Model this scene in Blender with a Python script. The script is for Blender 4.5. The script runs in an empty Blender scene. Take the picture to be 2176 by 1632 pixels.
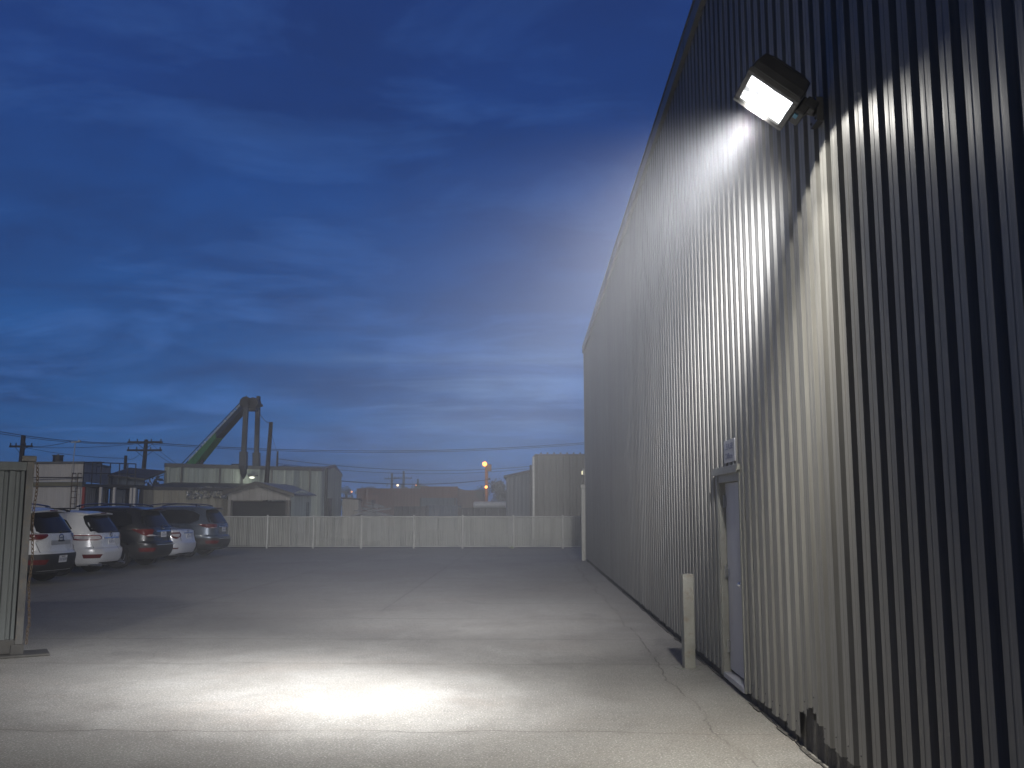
import bpy, bmesh, math, random
from mathutils import Vector, Matrix

random.seed(7)
S = bpy.context.scene
COL = S.collection
R = math.radians
PI = math.pi

# ------------------------------------------------------------------ camera
FP = 2000.0                     # focal length in photo pixels (2176 wide)
EYE = 1.75
PITCH = math.atan(270 / FP)
YAW = math.atan(37 * math.cos(PITCH) / FP)
cam_d = bpy.data.cameras.new('camera')
cam = bpy.data.objects.new('camera', cam_d)
COL.objects.link(cam)
cam.location = (0, 0, EYE)
cam.rotation_euler = (PI / 2 + PITCH, 0, YAW)
cam_d.sensor_width = 36.0
cam_d.lens = FP / 2176 * 36.0
cam_d.clip_end = 3000
S.camera = cam


def ray(px, py):
    x = (px - 1088) / FP
    u = -(py - 816) / FP
    d = Vector((x, math.cos(PITCH) - u * math.sin(PITCH), math.sin(PITCH) + u * math.cos(PITCH)))
    return Matrix.Rotation(YAW, 3, 'Z') @ d


def atY(px, py, Y):
    d = ray(px, py)
    return Vector((0, 0, EYE)) + d * (Y / d.y)


def gnd(px, py, z=0.0):
    d = ray(px, py)
    return Vector((0, 0, EYE)) + d * ((z - EYE) / d.z)


# ------------------------------------------------------------------ materials
class NT:
    def __init__(self, tree):
        self.t = tree

    def n(self, typ, **kw):
        nd = self.t.nodes.new(typ)
        for k, v in kw.items():
            setattr(nd, k, v)
        return nd

    def put(self, sock, v):
        if hasattr(v, 'is_linked') or isinstance(v, bpy.types.NodeSocket):
            self.t.links.new(v, sock)
        else:
            if isinstance(v, (tuple, list)) and len(v) == 3 and sock.type == 'RGBA':
                v = (*v, 1)
            sock.default_value = v

    def math(self, op, a, b=0.0, c=None, clamp=False):
        m = self.n('ShaderNodeMath', operation=op, use_clamp=clamp)
        self.put(m.inputs[0], a)
        self.put(m.inputs[1], b)
        if c is not None:
            self.put(m.inputs[2], c)
        return m.outputs[0]

    def noise(self, vec, scale, detail=4.0, rough=0.55, dist=0.0):
        m = self.n('ShaderNodeTexNoise')
        self.put(m.inputs['Vector'], vec)
        m.inputs['Scale'].default_value = scale
        m.inputs['Detail'].default_value = detail
        m.inputs['Roughness'].default_value = rough
        m.inputs['Distortion'].default_value = dist
        return m.outputs['Fac']

    def mapr(self, v, a, b, c, d):
        m = self.n('ShaderNodeMapRange')
        self.put(m.inputs[0], v)
        for i, x in enumerate((a, b, c, d)):
            m.inputs[i + 1].default_value = x
        return m.outputs[0]

    def mix(self, fac, a, b, typ='MIX'):
        m = self.n('ShaderNodeMix', data_type='RGBA', blend_type=typ)
        self.put(m.inputs[0], fac)
        self.put(m.inputs[6], a)
        self.put(m.inputs[7], b)
        return m.outputs[2]

    def scalev(self, vec, s):
        m = self.n('ShaderNodeMapping')
        self.put(m.inputs[0], vec)
        m.inputs['Scale'].default_value = s
        return m.outputs[0]

    def bump(self, h, strength, dist=0.02):
        b = self.n('ShaderNodeBump')
        b.inputs['Strength'].default_value = strength
        b.inputs['Distance'].default_value = dist
        self.put(b.inputs['Height'], h)
        return b.outputs[0]


def newmat(name):
    m = bpy.data.materials.new(name)
    m.use_nodes = True
    t = m.node_tree
    p = t.nodes['Principled BSDF']
    return m, NT(t), p


def mat(name, col, rough=0.6, metal=0.0, var=0.18, scale=3.0, stretch=(1, 1, 1), bump=0.0, bscale=40.0,
        dirt=None, dirt_amt=0.5, spec=0.5, coat=0.0):
    m, N, p = newmat(name)
    tc = N.n('ShaderNodeTexCoord').outputs['Object']
    v = N.scalev(tc, stretch)
    f = N.noise(v, scale, 6, 0.6)
    lo = tuple(c * (1 - var) for c in col)
    hi = tuple(min(1, c * (1 + var)) for c in col)
    c = N.mix(N.mapr(f, 0.3, 0.7, 0, 1), lo, hi)
    if dirt:
        g = N.noise(v, scale * 2.3, 8, 0.7, 0.3)
        c = N.mix(N.mapr(g, 0.52, 0.72, 0, dirt_amt), c, dirt)
    N.put(p.inputs['Base Color'], c)
    N.put(p.inputs['Roughness'], N.mapr(f, 0.25, 0.75, max(0.02, rough * 0.82), min(1, rough * 1.18)))
    p.inputs['Metallic'].default_value = metal
    p.inputs['Specular IOR Level'].default_value = spec
    p.inputs['Coat Weight'].default_value = coat
    p.inputs['Coat Roughness'].default_value = 0.06
    if bump:
        N.put(p.inputs['Normal'], N.bump(N.noise(tc, bscale, 5, 0.6), bump))
    return m


def emit(name, col, strength, base=(0.1, 0.1, 0.1)):
    m, N, p = newmat(name)
    p.inputs['Base Color'].default_value = (*base, 1)
    p.inputs['Emission Color'].default_value = (*col, 1)
    p.inputs['Emission Strength'].default_value = strength
    return m


# --- concrete yard with joints and cracks
def concrete():
    m, N, p = newmat('yard_concrete')
    tc = N.n('ShaderNodeTexCoord').outputs['Object']
    sep = N.n('ShaderNodeSeparateXYZ')
    N.put(sep.inputs[0], tc)
    X, Y = sep.outputs[0], sep.outputs[1]
    big = N.noise(N.scalev(tc, (0.30, 0.26, 1)), 1.0, 8, 0.64, 0.5)
    mid = N.noise(N.scalev(tc, (1.5, 1.3, 1)), 1.0, 8, 0.68, 0.3)
    fine = N.noise(tc, 22, 6, 0.75)
    grit = N.noise(tc, 60, 3, 0.7)
    blot = N.noise(tc, 7.5, 7, 0.78, 0.6)
    c = N.mix(N.mapr(big, 0.33, 0.67, 0, 1), (0.17, 0.150, 0.126), (0.30, 0.283, 0.248))
    c = N.mix(N.mapr(mid, 0.40, 0.70, 0, 0.6), c, (0.34, 0.33, 0.31))
    stain = N.noise(N.scalev(tc, (0.7, 0.55, 1)), 1.3, 8, 0.72, 0.9)
    c = N.mix(N.mapr(stain, 0.56, 0.74, 0, 0.75), c, (0.11, 0.098, 0.085))
    rust = N.noise(N.scalev(tc, (0.33, 0.4, 1)), 0.9, 6, 0.65, 0.6)
    c = N.mix(N.mapr(rust, 0.55, 0.75, 0, 0.35), c, (0.33, 0.24, 0.18))
    c = N.mix(N.mapr(blot, 0.40, 0.52, 0.30, 0.0), c, (0.12, 0.115, 0.105))
    c = N.mix(N.mapr(blot, 0.55, 0.66, 0.0, 0.2), c, (0.40, 0.395, 0.38))
    c = N.mix(N.mapr(fine, 0.32, 0.66, 0.75, 0.0), c, (0.16, 0.155, 0.145))
    c = N.mix(N.mapr(grit, 0.54, 0.70, 0, 0.75), c, (0.62, 0.61, 0.58))
    c = N.mix(N.mapr(grit, 0.32, 0.46, 0.7, 0), c, (0.10, 0.10, 0.095))
    # joints: wandering thin dark lines along x and along y
    wob = N.math('MULTIPLY', N.math('SUBTRACT', N.noise(tc, 0.55, 5, 0.6), 0.5), 0.55)
    wob2 = N.math('MULTIPLY', N.math('SUBTRACT', N.noise(tc, 0.4, 2, 0.5), 0.5), 0.16)
    jag = N.math('MULTIPLY', N.math('SUBTRACT', N.noise(tc, 9, 4, 0.7), 0.5), 0.05)
    best = None
    for axis, pos, w in ((Y, 7.81, wob), (Y, 11.2, wob), (Y, 13.3, wob2), (Y, 15.8, wob2), (Y, 18.4, wob2), (Y, 24.0, wob2), (Y, 31.0, wob2),
                         (X, 1.5, wob)):
        d = N.math('ABSOLUTE', N.math('ADD', N.math('ADD', N.math('SUBTRACT', axis, pos), w), jag))
        best = d if best is None else N.math('MINIMUM', best, d)
    for px_ in (-2.62, -6.34, -10.1):
        d = N.math('ADD', N.math('ABSOLUTE', N.math('ADD', N.math('SUBTRACT', X, px_), wob2)), N.mapr(Y, 13.0, 17.0, 0.3, 0.0))
        best = N.math('MINIMUM', best, d)
    brk = N.mapr(N.noise(tc, 0.9, 3, 0.6), 0.34, 0.5, 0.15, 1.0)
    line = N.math('MULTIPLY', N.mapr(best, 0.003, 0.010, 1.0, 0.0), brk)
    halo = N.mapr(best, 0.0, 0.12, 0.22, 0.0)
    c = N.mix(halo, c, (0.17, 0.155, 0.135))
    # random cracks
    vor = N.n('ShaderNodeTexVoronoi', feature='DISTANCE_TO_EDGE')
    vv = N.n('ShaderNodeVectorMath', operation='ADD')
    N.put(vv.inputs[0], tc)
    ns = N.n('ShaderNodeTexNoise')
    N.put(ns.inputs['Vector'], tc)
    ns.inputs['Scale'].default_value = 0.9
    ns.inputs['Detail'].default_value = 6
    N.put(vv.inputs[1], ns.outputs['Color'])
    N.put(vor.inputs['Vector'], vv.outputs[0])
    vor.inputs['Scale'].default_value = 0.16
    ck = N.math('MULTIPLY', N.mapr(vor.outputs['Distance'], 0.0004, 0.0013, 0.5, 0), N.mapr(N.noise(tc, 0.33, 2), 0.56, 0.62, 0, 1))
    line = N.math('MAXIMUM', line, ck)
    c = N.mix(N.math('MULTIPLY', line, 0.55), c, (0.045, 0.042, 0.038))
    N.put(p.inputs['Base Color'], c)
    N.put(p.inputs['Roughness'], N.mapr(mid, 0.3, 0.7, 0.62, 0.9))
    h = N.math('SUBTRACT', N.math('ADD', N.math('MULTIPLY', fine, 0.6), N.math('MULTIPLY', grit, 0.45)), line)
    N.put(p.inputs['Normal'], N.bump(h, 0.55, 0.012))
    return m


# --- ribbed wall sheet: painted steel, streaks run down it
def cladding(name, col, rough=0.36, streak=0.3, scale=3.0):
    m, N, p = newmat(name)
    tc = N.n('ShaderNodeTexCoord').outputs['Object']
    s1 = N.noise(N.scalev(tc, (7, 7, 0.22)), scale, 5, 0.62)
    s2 = N.noise(N.scalev(tc, (1, 1, 0.6)), 0.7, 4, 0.6)
    s3 = N.noise(N.scalev(tc, (34, 34, 0.35)), 1.0, 4, 0.65)
    c = N.mix(N.mapr(s1, 0.3, 0.7, 0, 1), tuple(x * (1 - streak) for x in col), tuple(x * (1 + streak * 0.55) for x in col))
    c = N.mix(N.mapr(s2, 0.35, 0.7, 0, 0.35), c, tuple(x * y for x, y in zip(col, (0.86, 0.78, 0.68))))
    c = N.mix(N.mapr(s3, 0.56, 0.72, 0, 0.35), c, tuple(x * 0.45 for x in col))
    sp = N.n('ShaderNodeSeparateXYZ')
    N.put(sp.inputs[0], tc)
    wn = N.n('ShaderNodeTexWhiteNoise', noise_dimensions='1D')
    N.put(wn.inputs['W'], N.math('FLOOR', N.math('DIVIDE', N.math('ADD', sp.outputs[1], N.math('MULTIPLY', sp.outputs[0], 0.31)), 0.944)))
    c = N.mix(N.mapr(wn.outputs['Value'], 0, 1, 0.0, 0.30), c, tuple(x * 0.45 for x in col))
    N.put(p.inputs['Base Color'], c)
    N.put(p.inputs['Roughness'], N.mapr(s1, 0.25, 0.75, rough * 0.75, rough * 1.3))
    p.inputs['Metallic'].default_value = 0.0
    p.inputs['Specular IOR Level'].default_value = 0.2
    b = N.math('ADD', N.math('MULTIPLY', s3, 0.4), N.noise(N.scalev(tc, (3, 3, 0.9)), 1.6, 4, 0.5))
    N.put(p.inputs['Normal'], N.bump(b, 0.28, 0.012))
    return m


def leafmat(name, col):
    m, N, p = newmat(name)
    oi = N.n('ShaderNodeNewGeometry').outputs['Random Per Island']
    c = N.mix(oi, tuple(x * 0.55 for x in col), tuple(x * 1.5 for x in col))
    N.put(p.inputs['Base Color'], c)
    p.inputs['Roughness'].default_value = 0.7
    return m


M = {}
M['concrete'] = concrete()
M['dirt'] = mat('yard_dirt', (0.10, 0.095, 0.085), 0.9, var=0.3, scale=0.5, bump=0.4, bscale=8)
M['wall'] = cladding('grey_steel_cladding', (0.225, 0.222, 0.208), 0.45)
M['wall_core'] = mat('dark_insulation', (0.03, 0.03, 0.035), 0.9)
M['roofsheet'] = mat('roof_sheet', (0.22, 0.23, 0.24), 0.5)
M['trim'] = mat('eave_trim', (0.14, 0.14, 0.135), 0.45, scale=1.2, dirt=(0.10, 0.09, 0.08), dirt_amt=0.5)
M['base'] = mat('curb_concrete', (0.075, 0.07, 0.062), 0.9, var=0.45, scale=6, bump=0.7, bscale=18, dirt=(0.02, 0.02, 0.02))
M['door'] = mat('door_paint', (0.37, 0.375, 0.42), 0.42, var=0.12, scale=2, stretch=(2, 2, 0.5), dirt=(0.24, 0.24, 0.30), dirt_amt=0.35)
M['frame'] = mat('frame_paint', (0.22, 0.218, 0.19), 0.45, var=0.15, scale=4, dirt=(0.10, 0.08, 0.06))
M['steel'] = mat('worn_steel', (0.45, 0.45, 0.44), 0.35, metal=0.9, scale=20)
M['rustchain'] = mat('rusty_chain_steel', (0.12, 0.085, 0.055), 0.7, metal=0.5, scale=30)
M['chrome'] = mat('chrome', (0.75, 0.76, 0.78), 0.12, metal=1.0, var=0.04)
M['sign'] = mat('sign_white', (0.36, 0.36, 0.375), 0.5, var=0.12, scale=9, dirt=(0.3, 0.3, 0.34), dirt_amt=0.4)
M['ink'] = mat('sign_ink', (0.10, 0.11, 0.18), 0.6)
M['post'] = mat('bollard_paint', (0.235, 0.233, 0.205), 0.6, var=0.18, scale=5, bump=0.35, bscale=30, dirt=(0.16, 0.10, 0.06), dirt_amt=0.7)
M['lamp'] = mat('bronze_housing', (0.030, 0.029, 0.028), 0.45, var=0.3, scale=9)
M['bezel'] = mat('lamp_bezel', (0.075, 0.072, 0.065), 0.4, var=0.25, scale=12)
M['bluetag'] = mat('blue_tag', (0.05, 0.22, 0.34), 0.5)
M['container'] = cladding('container_paint', (0.125, 0.137, 0.137), 0.42, 0.25, 2.0)
M['contframe'] = mat('container_frame', (0.07, 0.068, 0.064), 0.5, var=0.3, scale=5, dirt=(0.13, 0.09, 0.05), dirt_amt=0.8)
M['contbase'] = mat('container_rail', (0.05, 0.047, 0.043), 0.8, var=0.4, scale=6, dirt=(0.04, 0.03, 0.02))
M['slat'] = mat('fence_slats', (0.29, 0.295, 0.27), 0.55, var=0.22, scale=1.2, dirt=(0.18, 0.19, 0.14), dirt_amt=0.5)
M['galv'] = mat('galvanised_pipe', (0.48, 0.48, 0.45), 0.45, metal=0.2, scale=6)
M['tin'] = cladding('tin_sheet', (0.46, 0.52, 0.48), 0.40, 0.3, 0.8)
M['tin_dark'] = cladding('dark_tin_sheet', (0.13, 0.13, 0.115), 0.45, 0.4, 1.0)
M['tin_shed'] = cladding('shed_sheet', (0.36, 0.35, 0.335), 0.5, 0.25, 1.0)
M['tanwall'] = cladding('tan_sheet', (0.31, 0.295, 0.24), 0.4, 0.3, 0.8)
M['office'] = cladding('cream_panel', (0.58, 0.57, 0.57), 0.6, 0.15, 0.6)
M['office2'] = cladding('pale_panel', (0.36, 0.37, 0.41), 0.6, 0.3, 0.9)
M['blue'] = mat('blue_paint', (0.035, 0.065, 0.12), 0.5, scale=1)
M['olive'] = mat('olive_trim', (0.17, 0.16, 0.10), 0.6)
M['redpaint'] = mat('red_paint', (0.28, 0.03, 0.025), 0.5)
M['dark'] = mat('dark_metal', (0.03, 0.03, 0.032), 0.55, scale=3)
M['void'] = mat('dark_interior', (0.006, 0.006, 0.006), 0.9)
M['foil'] = mat('crinkled_foil', (0.62, 0.62, 0.58), 0.22, metal=0.9, bump=1.0, bscale=4)
M['wood'] = mat('creosote_wood', (0.022, 0.018, 0.015), 0.85, scale=3, stretch=(4, 4, 0.4))
M['green'] = mat('green_boom', (0.07, 0.30, 0.012), 0.4, var=0.25, scale=0.8, dirt=(0.02, 0.03, 0.015), dirt_amt=0.7)
M['boom'] = mat('dark_boom', (0.03, 0.035, 0.028), 0.5, scale=1)
M['leader'] = mat('grey_leader_steel', (0.055, 0.065, 0.075), 0.5, scale=1, var=0.3)
M['ladder'] = mat('pale_lattice', (0.55, 0.60, 0.62), 0.5)
M['rust'] = mat('rust_panel', (0.12, 0.040, 0.014), 0.8, var=0.4, scale=0.35, dirt=(0.04, 0.02, 0.012), dirt_amt=0.8)
M['rust2'] = mat('faded_brick', (0.12, 0.065, 0.045), 0.8, var=0.3, scale=0.4)
M['bluegrey'] = cladding('blue_grey_panel', (0.11, 0.14, 0.19), 0.6, 0.25, 0.5)
M['warm_sheet'] = cladding('warm_grey_sheet', (0.23, 0.225, 0.20), 0.55, 0.18, 0.5)
M['cool_sheet'] = cladding('cool_grey_sheet', (0.23, 0.25, 0.28), 0.55, 0.18, 0.5)
M['bark'] = mat('bark', (0.05, 0.04, 0.03), 0.9)
M['leaf'] = leafmat('leaf_dark', (0.045, 0.055, 0.030))
M['leaf_red'] = leafmat('leaf_reddish', (0.075, 0.040, 0.030))
M['leaf_weed'] = leafmat('leaf_weed', (0.12, 0.17, 0.05))
M['wire'] = mat('black_wire', (0.012, 0.012, 0.014), 0.7)
M['glass'] = mat('tinted_glass', (0.004, 0.0045, 0.006), 0.05, var=0.1, spec=0.35)
M['tyre'] = mat('tyre_rubber', (0.012, 0.012, 0.012), 0.85, bump=0.2)
M['rim'] = mat('alloy_rim', (0.35, 0.36, 0.38), 0.3, metal=0.85)
M['blackplastic'] = mat('black_plastic', (0.016, 0.016, 0.018), 0.55)
M['redlens'] = mat('red_lens', (0.11, 0.003, 0.003), 0.10, var=0.25, scale=14, coat=0.6)
M['clearlens'] = mat('clear_lens', (0.48, 0.46, 0.46), 0.12, var=0.25, scale=14, coat=0.6)
M['plate'] = mat('plate_white', (0.66, 0.66, 0.66), 0.5, var=0.05)
M['plateink'] = mat('plate_ink', (0.10, 0.12, 0.2), 0.6)
M['sodium'] = emit('sodium_lamp', (1.0, 0.30, 0.05), 6.0)
M['sodium_far'] = emit('far_warm_lamp', (1.0, 0.36, 0.08), 3.0)
M['white_far'] = emit('far_white_lamp', (1.0, 0.72, 0.5), 3.0)
M['cool_far'] = emit('wall_lamp_glow', (0.9, 0.93, 0.75), 1.6)
M['warm_lit'] = emit('wall_pack_glow', (1.0, 0.9, 0.55), 0.9, (0.5, 0.45, 0.3))


def paint(name, col, rough=0.28, metal=0.0):
    return mat(name, col, rough, metal, var=0.06, scale=1.5, coat=0.7)


# --- lit lens of the floodlight: bright, with the reflector's duller patches
def lensmat():
    m, N, p = newmat('lit_lens')
    tc = N.n('ShaderNodeTexCoord').outputs['Object']
    f = N.noise(N.scalev(tc, (5, 14, 5)), 1.0, 3, 0.5, 0.6)
    N.put(p.inputs['Emission Strength'], N.mapr(f, 0.36, 0.50, 0.7, 6.0))
    p.inputs['Emission Color'].default_value = (0.93, 0.96, 1.0, 1)
    p.inputs['Base Color'].default_value = (0.5, 0.5, 0.5, 1)
    return m


M['lens'] = lensmat()


# ------------------------------------------------------------------ mesh builder
class MB:
    def __init__(self):
        self.v, self.f, self.m = [], [], []

    def add(self, vs, fs, mi=0):
        o = len(self.v)
        self.v += [tuple(x) for x in vs]
        self.f += [tuple(i + o for i in q) for q in fs]
        self.m += [mi] * len(fs)
        return self

    def box(self, c, s, mi=0, rot=None):
        vs = []
        for z in (-.5, .5):
            for y in (-.5, .5):
                for x in (-.5, .5):
                    q = Vector((x * s[0], y * s[1], z * s[2]))
                    if rot is not None:
                        q = rot @ q
                    vs.append(q + Vector(c))
        return self.add(vs, [(0, 2, 3, 1), (4, 5, 7, 6), (0, 1, 5, 4), (1, 3, 7, 5), (3, 2, 6, 7), (2, 0, 4, 6)], mi)

    def box2(self, a, b, mi=0):
        a, b = Vector(a), Vector(b)
        return self.box((a + b) / 2, tuple(abs(x) for x in (b - a)), mi)

    def beam(self, a, b, w, h, mi=0, up=(0, 0, 1)):
        a, b = Vector(a), Vector(b)
        d = b - a
        z = d.normalized()
        x = z.cross(Vector(up))
        if x.length < 1e-4:
            x = z.cross(Vector((0, 1, 0)))
        x.normalize()
        y = x.cross(z)
        rot = Matrix((x, y, z)).transposed()
        return self.box((a + b) / 2, (w, h, d.length), mi, rot)

    def tube(self, pts, r, n=8, mi=0, cap=True, radii=None):
        pts = [Vector(p) for p in pts]
        vs, fs = [], []
        for i, p in enumerate(pts):
            t = (pts[min(i + 1, len(pts) - 1)] - pts[max(i - 1, 0)]).normalized()
            x = t.cross(Vector((0, 0, 1)))
            if x.length < 1e-3:
                x = t.cross(Vector((0, 1, 0)))
            x.normalize()
            y = t.cross(x)
            rr = radii[i] if radii else r
            for k in range(n):
                a = 2 * PI * k / n
                vs.append(p + x * rr * math.cos(a) + y * rr * math.sin(a))
        for i in range(len(pts) - 1):
            for k in range(n):
                a, b = i * n + k, i * n + (k + 1) % n
                fs.append((a, b, b + n, a + n))
        if cap:
            fs.append(tuple(range(n))[::-1])
            fs.append(tuple((len(pts) - 1) * n + k for k in range(n)))
        return self.add(vs, fs, mi)

    def prism(self, poly, off, mi=0):
        n = len(poly)
        vs = [Vector(p) for p in poly] + [Vector(p) + Vector(off) for p in poly]
        fs = [tuple(range(n))[::-1], tuple(range(n, 2 * n))]
        fs += [(k, (k + 1) % n, n + (k + 1) % n, n + k) for k in range(n)]
        return self.add(vs, fs, mi)

    def ball(self, c, r, n=8, mi=0, sq=(1, 1, 1)):
        vs, fs = [], []
        c = Vector(c)
        for i in range(n // 2 + 1):
            th = PI * i / (n // 2)
            for k in range(n):
                ph = 2 * PI * k / n
                vs.append(c + Vector((r * sq[0] * math.sin(th) * math.cos(ph), r * sq[1] * math.sin(th) * math.sin(ph), r * sq[2] * math.cos(th))))
        for i in range(n // 2):
            for k in range(n):
                fs.append((i * n + k, (i + 1) * n + k, (i + 1) * n + (k + 1) % n, i * n + (k + 1) % n))
        return self.add(vs, fs, mi)

    def build(self, name, mats, parent=None, smooth=False, bevel=0.0, origin=None):
        me = bpy.data.meshes.new(name)
        o0 = Vector(origin) if origin is not None else Vector((0, 0, 0))
        me.from_pydata([tuple(Vector(v) - o0) for v in self.v], [], self.f)
        if not isinstance(mats, (list, tuple)):
            mats = [mats]
        for m in mats:
            me.materials.append(m)
        me.polygons.foreach_set('material_index', self.m)
        bm = bmesh.new()
        bm.from_mesh(me)
        bmesh.ops.recalc_face_normals(bm, faces=bm.faces)
        bm.to_mesh(me)
        bm.free()
        if smooth:
            me.polygons.foreach_set('use_smooth', [True] * len(me.polygons))
        me.update()
        o = bpy.data.objects.new(name, me)
        COL.objects.link(o)
        o.location = o0
        if smooth:
            e = o.modifiers.new('edge', 'EDGE_SPLIT')
            e.split_angle = R(38)
        if bevel:
            b = o.modifiers.new('bevel', 'BEVEL')
            b.width = bevel
            b.segments = 2
            b.limit_method = 'ANGLE'
        if parent is not None:
            o.parent = parent
            # keep world-space coordinates
            o.matrix_parent_inverse = Matrix.Translation(-parent.location) if parent.type == 'EMPTY' else \
                (Matrix.Translation(-parent.location) if parent.parent is None else Matrix.Translation(-parent.matrix_parent_inverse.translation * 0 - parent.location))
        return o


def tag(o, label=None, cat=None, group=None, kind=None):
    for k, v in (('label', label), ('category', cat), ('group', group), ('kind', kind)):
        if v:
            o[k] = v
    return o


def thing(name, loc, label, cat, group=None):
    e = bpy.data.objects.new(name, None)
    e.empty_display_size = 0.2
    COL.objects.link(e)
    e.location = loc
    return tag(e, label, cat, group)


def zero(name, label, cat, group=None):
    """A thing whose parts are written in world coordinates."""
    return thing(name, (0, 0, 0), label, cat, group)


# ------------------------------------------------------------------ ground
YF = 44.9                     # back fence
WX = 2.06                     # outer face of the big wall
tag(MB().add([(-128, -8.5, -0.03), (78, -8.5, -0.03), (78, 178, -0.03), (-128, 178, -0.03)], [(0, 1, 2, 3)]).build('ground', M['dirt']), kind='structure')
tag(MB().box2((-45, -8, -0.25), (30, YF + 0.6, 0)).build('concrete_yard', M['concrete']), kind='structure')

# ------------------------------------------------------------------ big ribbed warehouse
WT, WY0, WY1 = 7.66, -4.0, 34.2
DOORA, DOORB, DOORH = 9.14, 10.16, 2.14
wh = zero('warehouse', 'tall grey ribbed metal warehouse running along the whole yard, floodlight on its side', 'warehouse')
PITCHR, DEP = 0.236, 0.043
prof = []   # (y, x offset towards the yard)
y = WY0
k = 0
while y < WY1:
    for dy, dx in ((0.0, 0.0), (0.014, DEP), (0.062, DEP), (0.068, DEP - 0.0022), (0.084, DEP - 0.0022), (0.090, DEP), (0.144, DEP), (0.158, 0.0), (0.182, 0.0), (0.188, 0.004), (0.206, 0.004), (0.212, 0.0)):
        if y + dy < WY1:
            prof.append((y + dy, dx))
    y += PITCHR
    k += 1
# cut the sheet at the door
ps = []
for i, (a, dx) in enumerate(prof):
    ps.append((a, dx))
    if i + 1 < len(prof):
        b, dx2 = prof[i + 1]
        for cut in (DOORA, DOORB):
            if a < cut <= b:
                t = (cut - a) / (b - a)
                ps.append((cut, dx + (dx2 - dx) * t))
ps.sort()
rs = random.Random(3)
segb = {}


def bottom(ym):
    if DOORA <= ym <= DOORB:
        return DOORH
    kk = int((ym - WY0) / PITCHR)
    if kk not in segb:
        segb[kk] = 0.085 + rs.uniform(-0.012, 0.015)
    zb = segb[kk]
    if 6.86 < ym < 7.36:
        zb = 0.30 + 0.04 * math.sin(ym * 40)
    elif 6.0 < ym <= 6.86:
        zb = 0.17 + rs.uniform(0, 0.01)
    return zb


mb = MB()
for (a, da), (b, db) in zip(ps, ps[1:]):
    zb = bottom((a + b) / 2)
    mb.add([(WX - da, a, zb), (WX - db, b, zb), (WX - db, b, WT - 0.05), (WX - da, a, WT - 0.05)], [(0, 1, 2, 3)])
clad = mb.build('wall_cladding', M['wall'], wh)
# structure behind the sheet
mb = MB()
mb.box2((WX + 0.012, WY0, 0.16), (WX + 0.06, DOORA, WT - 0.1))
mb.box2((WX + 0.012, DOORB, 0.16), (WX + 0.06, WY1 - 0.02, WT - 0.1))
mb.box2((WX + 0.012, DOORA, DOORH + 0.02), (WX + 0.06, DOORB, WT - 0.1))
mb.box2((WX + 0.3, WY0, 0.0), (WX + 18, WY1 - 0.05, WT - 0.3))
mb.build('insulated_core', M['wall_core'], wh)
mb = MB()
mb.prism([(WX - 0.02, WY0, WT), (WX + 9, WY0, WT + 0.9), (WX + 18, WY0, WT), (WX + 18, WY0, WT - 0.12), (WX - 0.02, WY0, WT - 0.12)], (0, WY1 - WY0 + 0.05, 0))
mb.build('roof', M['roofsheet'], wh)
mb = MB()
mb.box2((WX - 0.10, WY0, WT - 0.16), (WX - 0.03, WY1 + 0.06, WT + 0.06))
mb.box2((WX - 0.115, WY0, WT + 0.045), (WX + 0.08, WY1 + 0.075, WT + 0.075))
yy = WY0
while yy < WY1:
    mb.box2((WX - 0.106, yy, WT - 0.165), (WX - 0.101, yy + 0.03, WT + 0.04))
    yy += 3.05
mb.build('eave_trim', M['trim'], wh)
mb = MB()
mb.box2((WX - 0.06, WY1 - 0.1, 0.06), (WX - 0.042, WY1 + 0.03, WT - 0.17))
mb.box2((WX - 0.0595, WY1 + 0.03, 0.06), (WX + 0.14, WY1 + 0.045, WT - 0.17))
mb.build('corner_trim', M['trim'], wh)
# far end wall, mostly turned away
mb = MB()
x = WX + 0.16
while x < WX + 17.8:
    mb.add([(x, WY1 + 0.01, 0.08), (x + 0.15, WY1 + 0.01, 0.08), (x + 0.15, WY1 + 0.01, WT), (x, WY1 + 0.01, WT)], [(0, 1, 2, 3)])
    mb.add([(x + 0.15, WY1 + 0.01, 0.08), (x + 0.236, WY1 - 0.02, 0.08), (x + 0.236, WY1 - 0.02, WT), (x + 0.15, WY1 + 0.01, WT)], [(0, 1, 2, 3)])
    x += 0.236
mb.build('end_cladding', M['wall'], wh)
# concrete curb under the sheets, uneven top
mb = MB()
yy = WY0
while yy < WY1 - 0.1:
    if yy > DOORA and len(mb.f) and mb.v[-1][1] < DOORA + 0.05:
        mb.build('base_curb', M['base'], wh)
        mb = MB()
    y2 = min(yy + 0.118, WY1 - 0.06)
    if not (DOORA - 0.02 < (yy + y2) / 2 < DOORB + 0.02):
        xx = WX - 0.006 + rs.uniform(-0.004, 0.008)
        mb.box2((xx, yy, -0.02), (WX + 0.2, y2, 0.36 + rs.uniform(-0.012, 0.012)))
    yy = y2
mb.build('base_curb', M['base'], wh)
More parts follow.
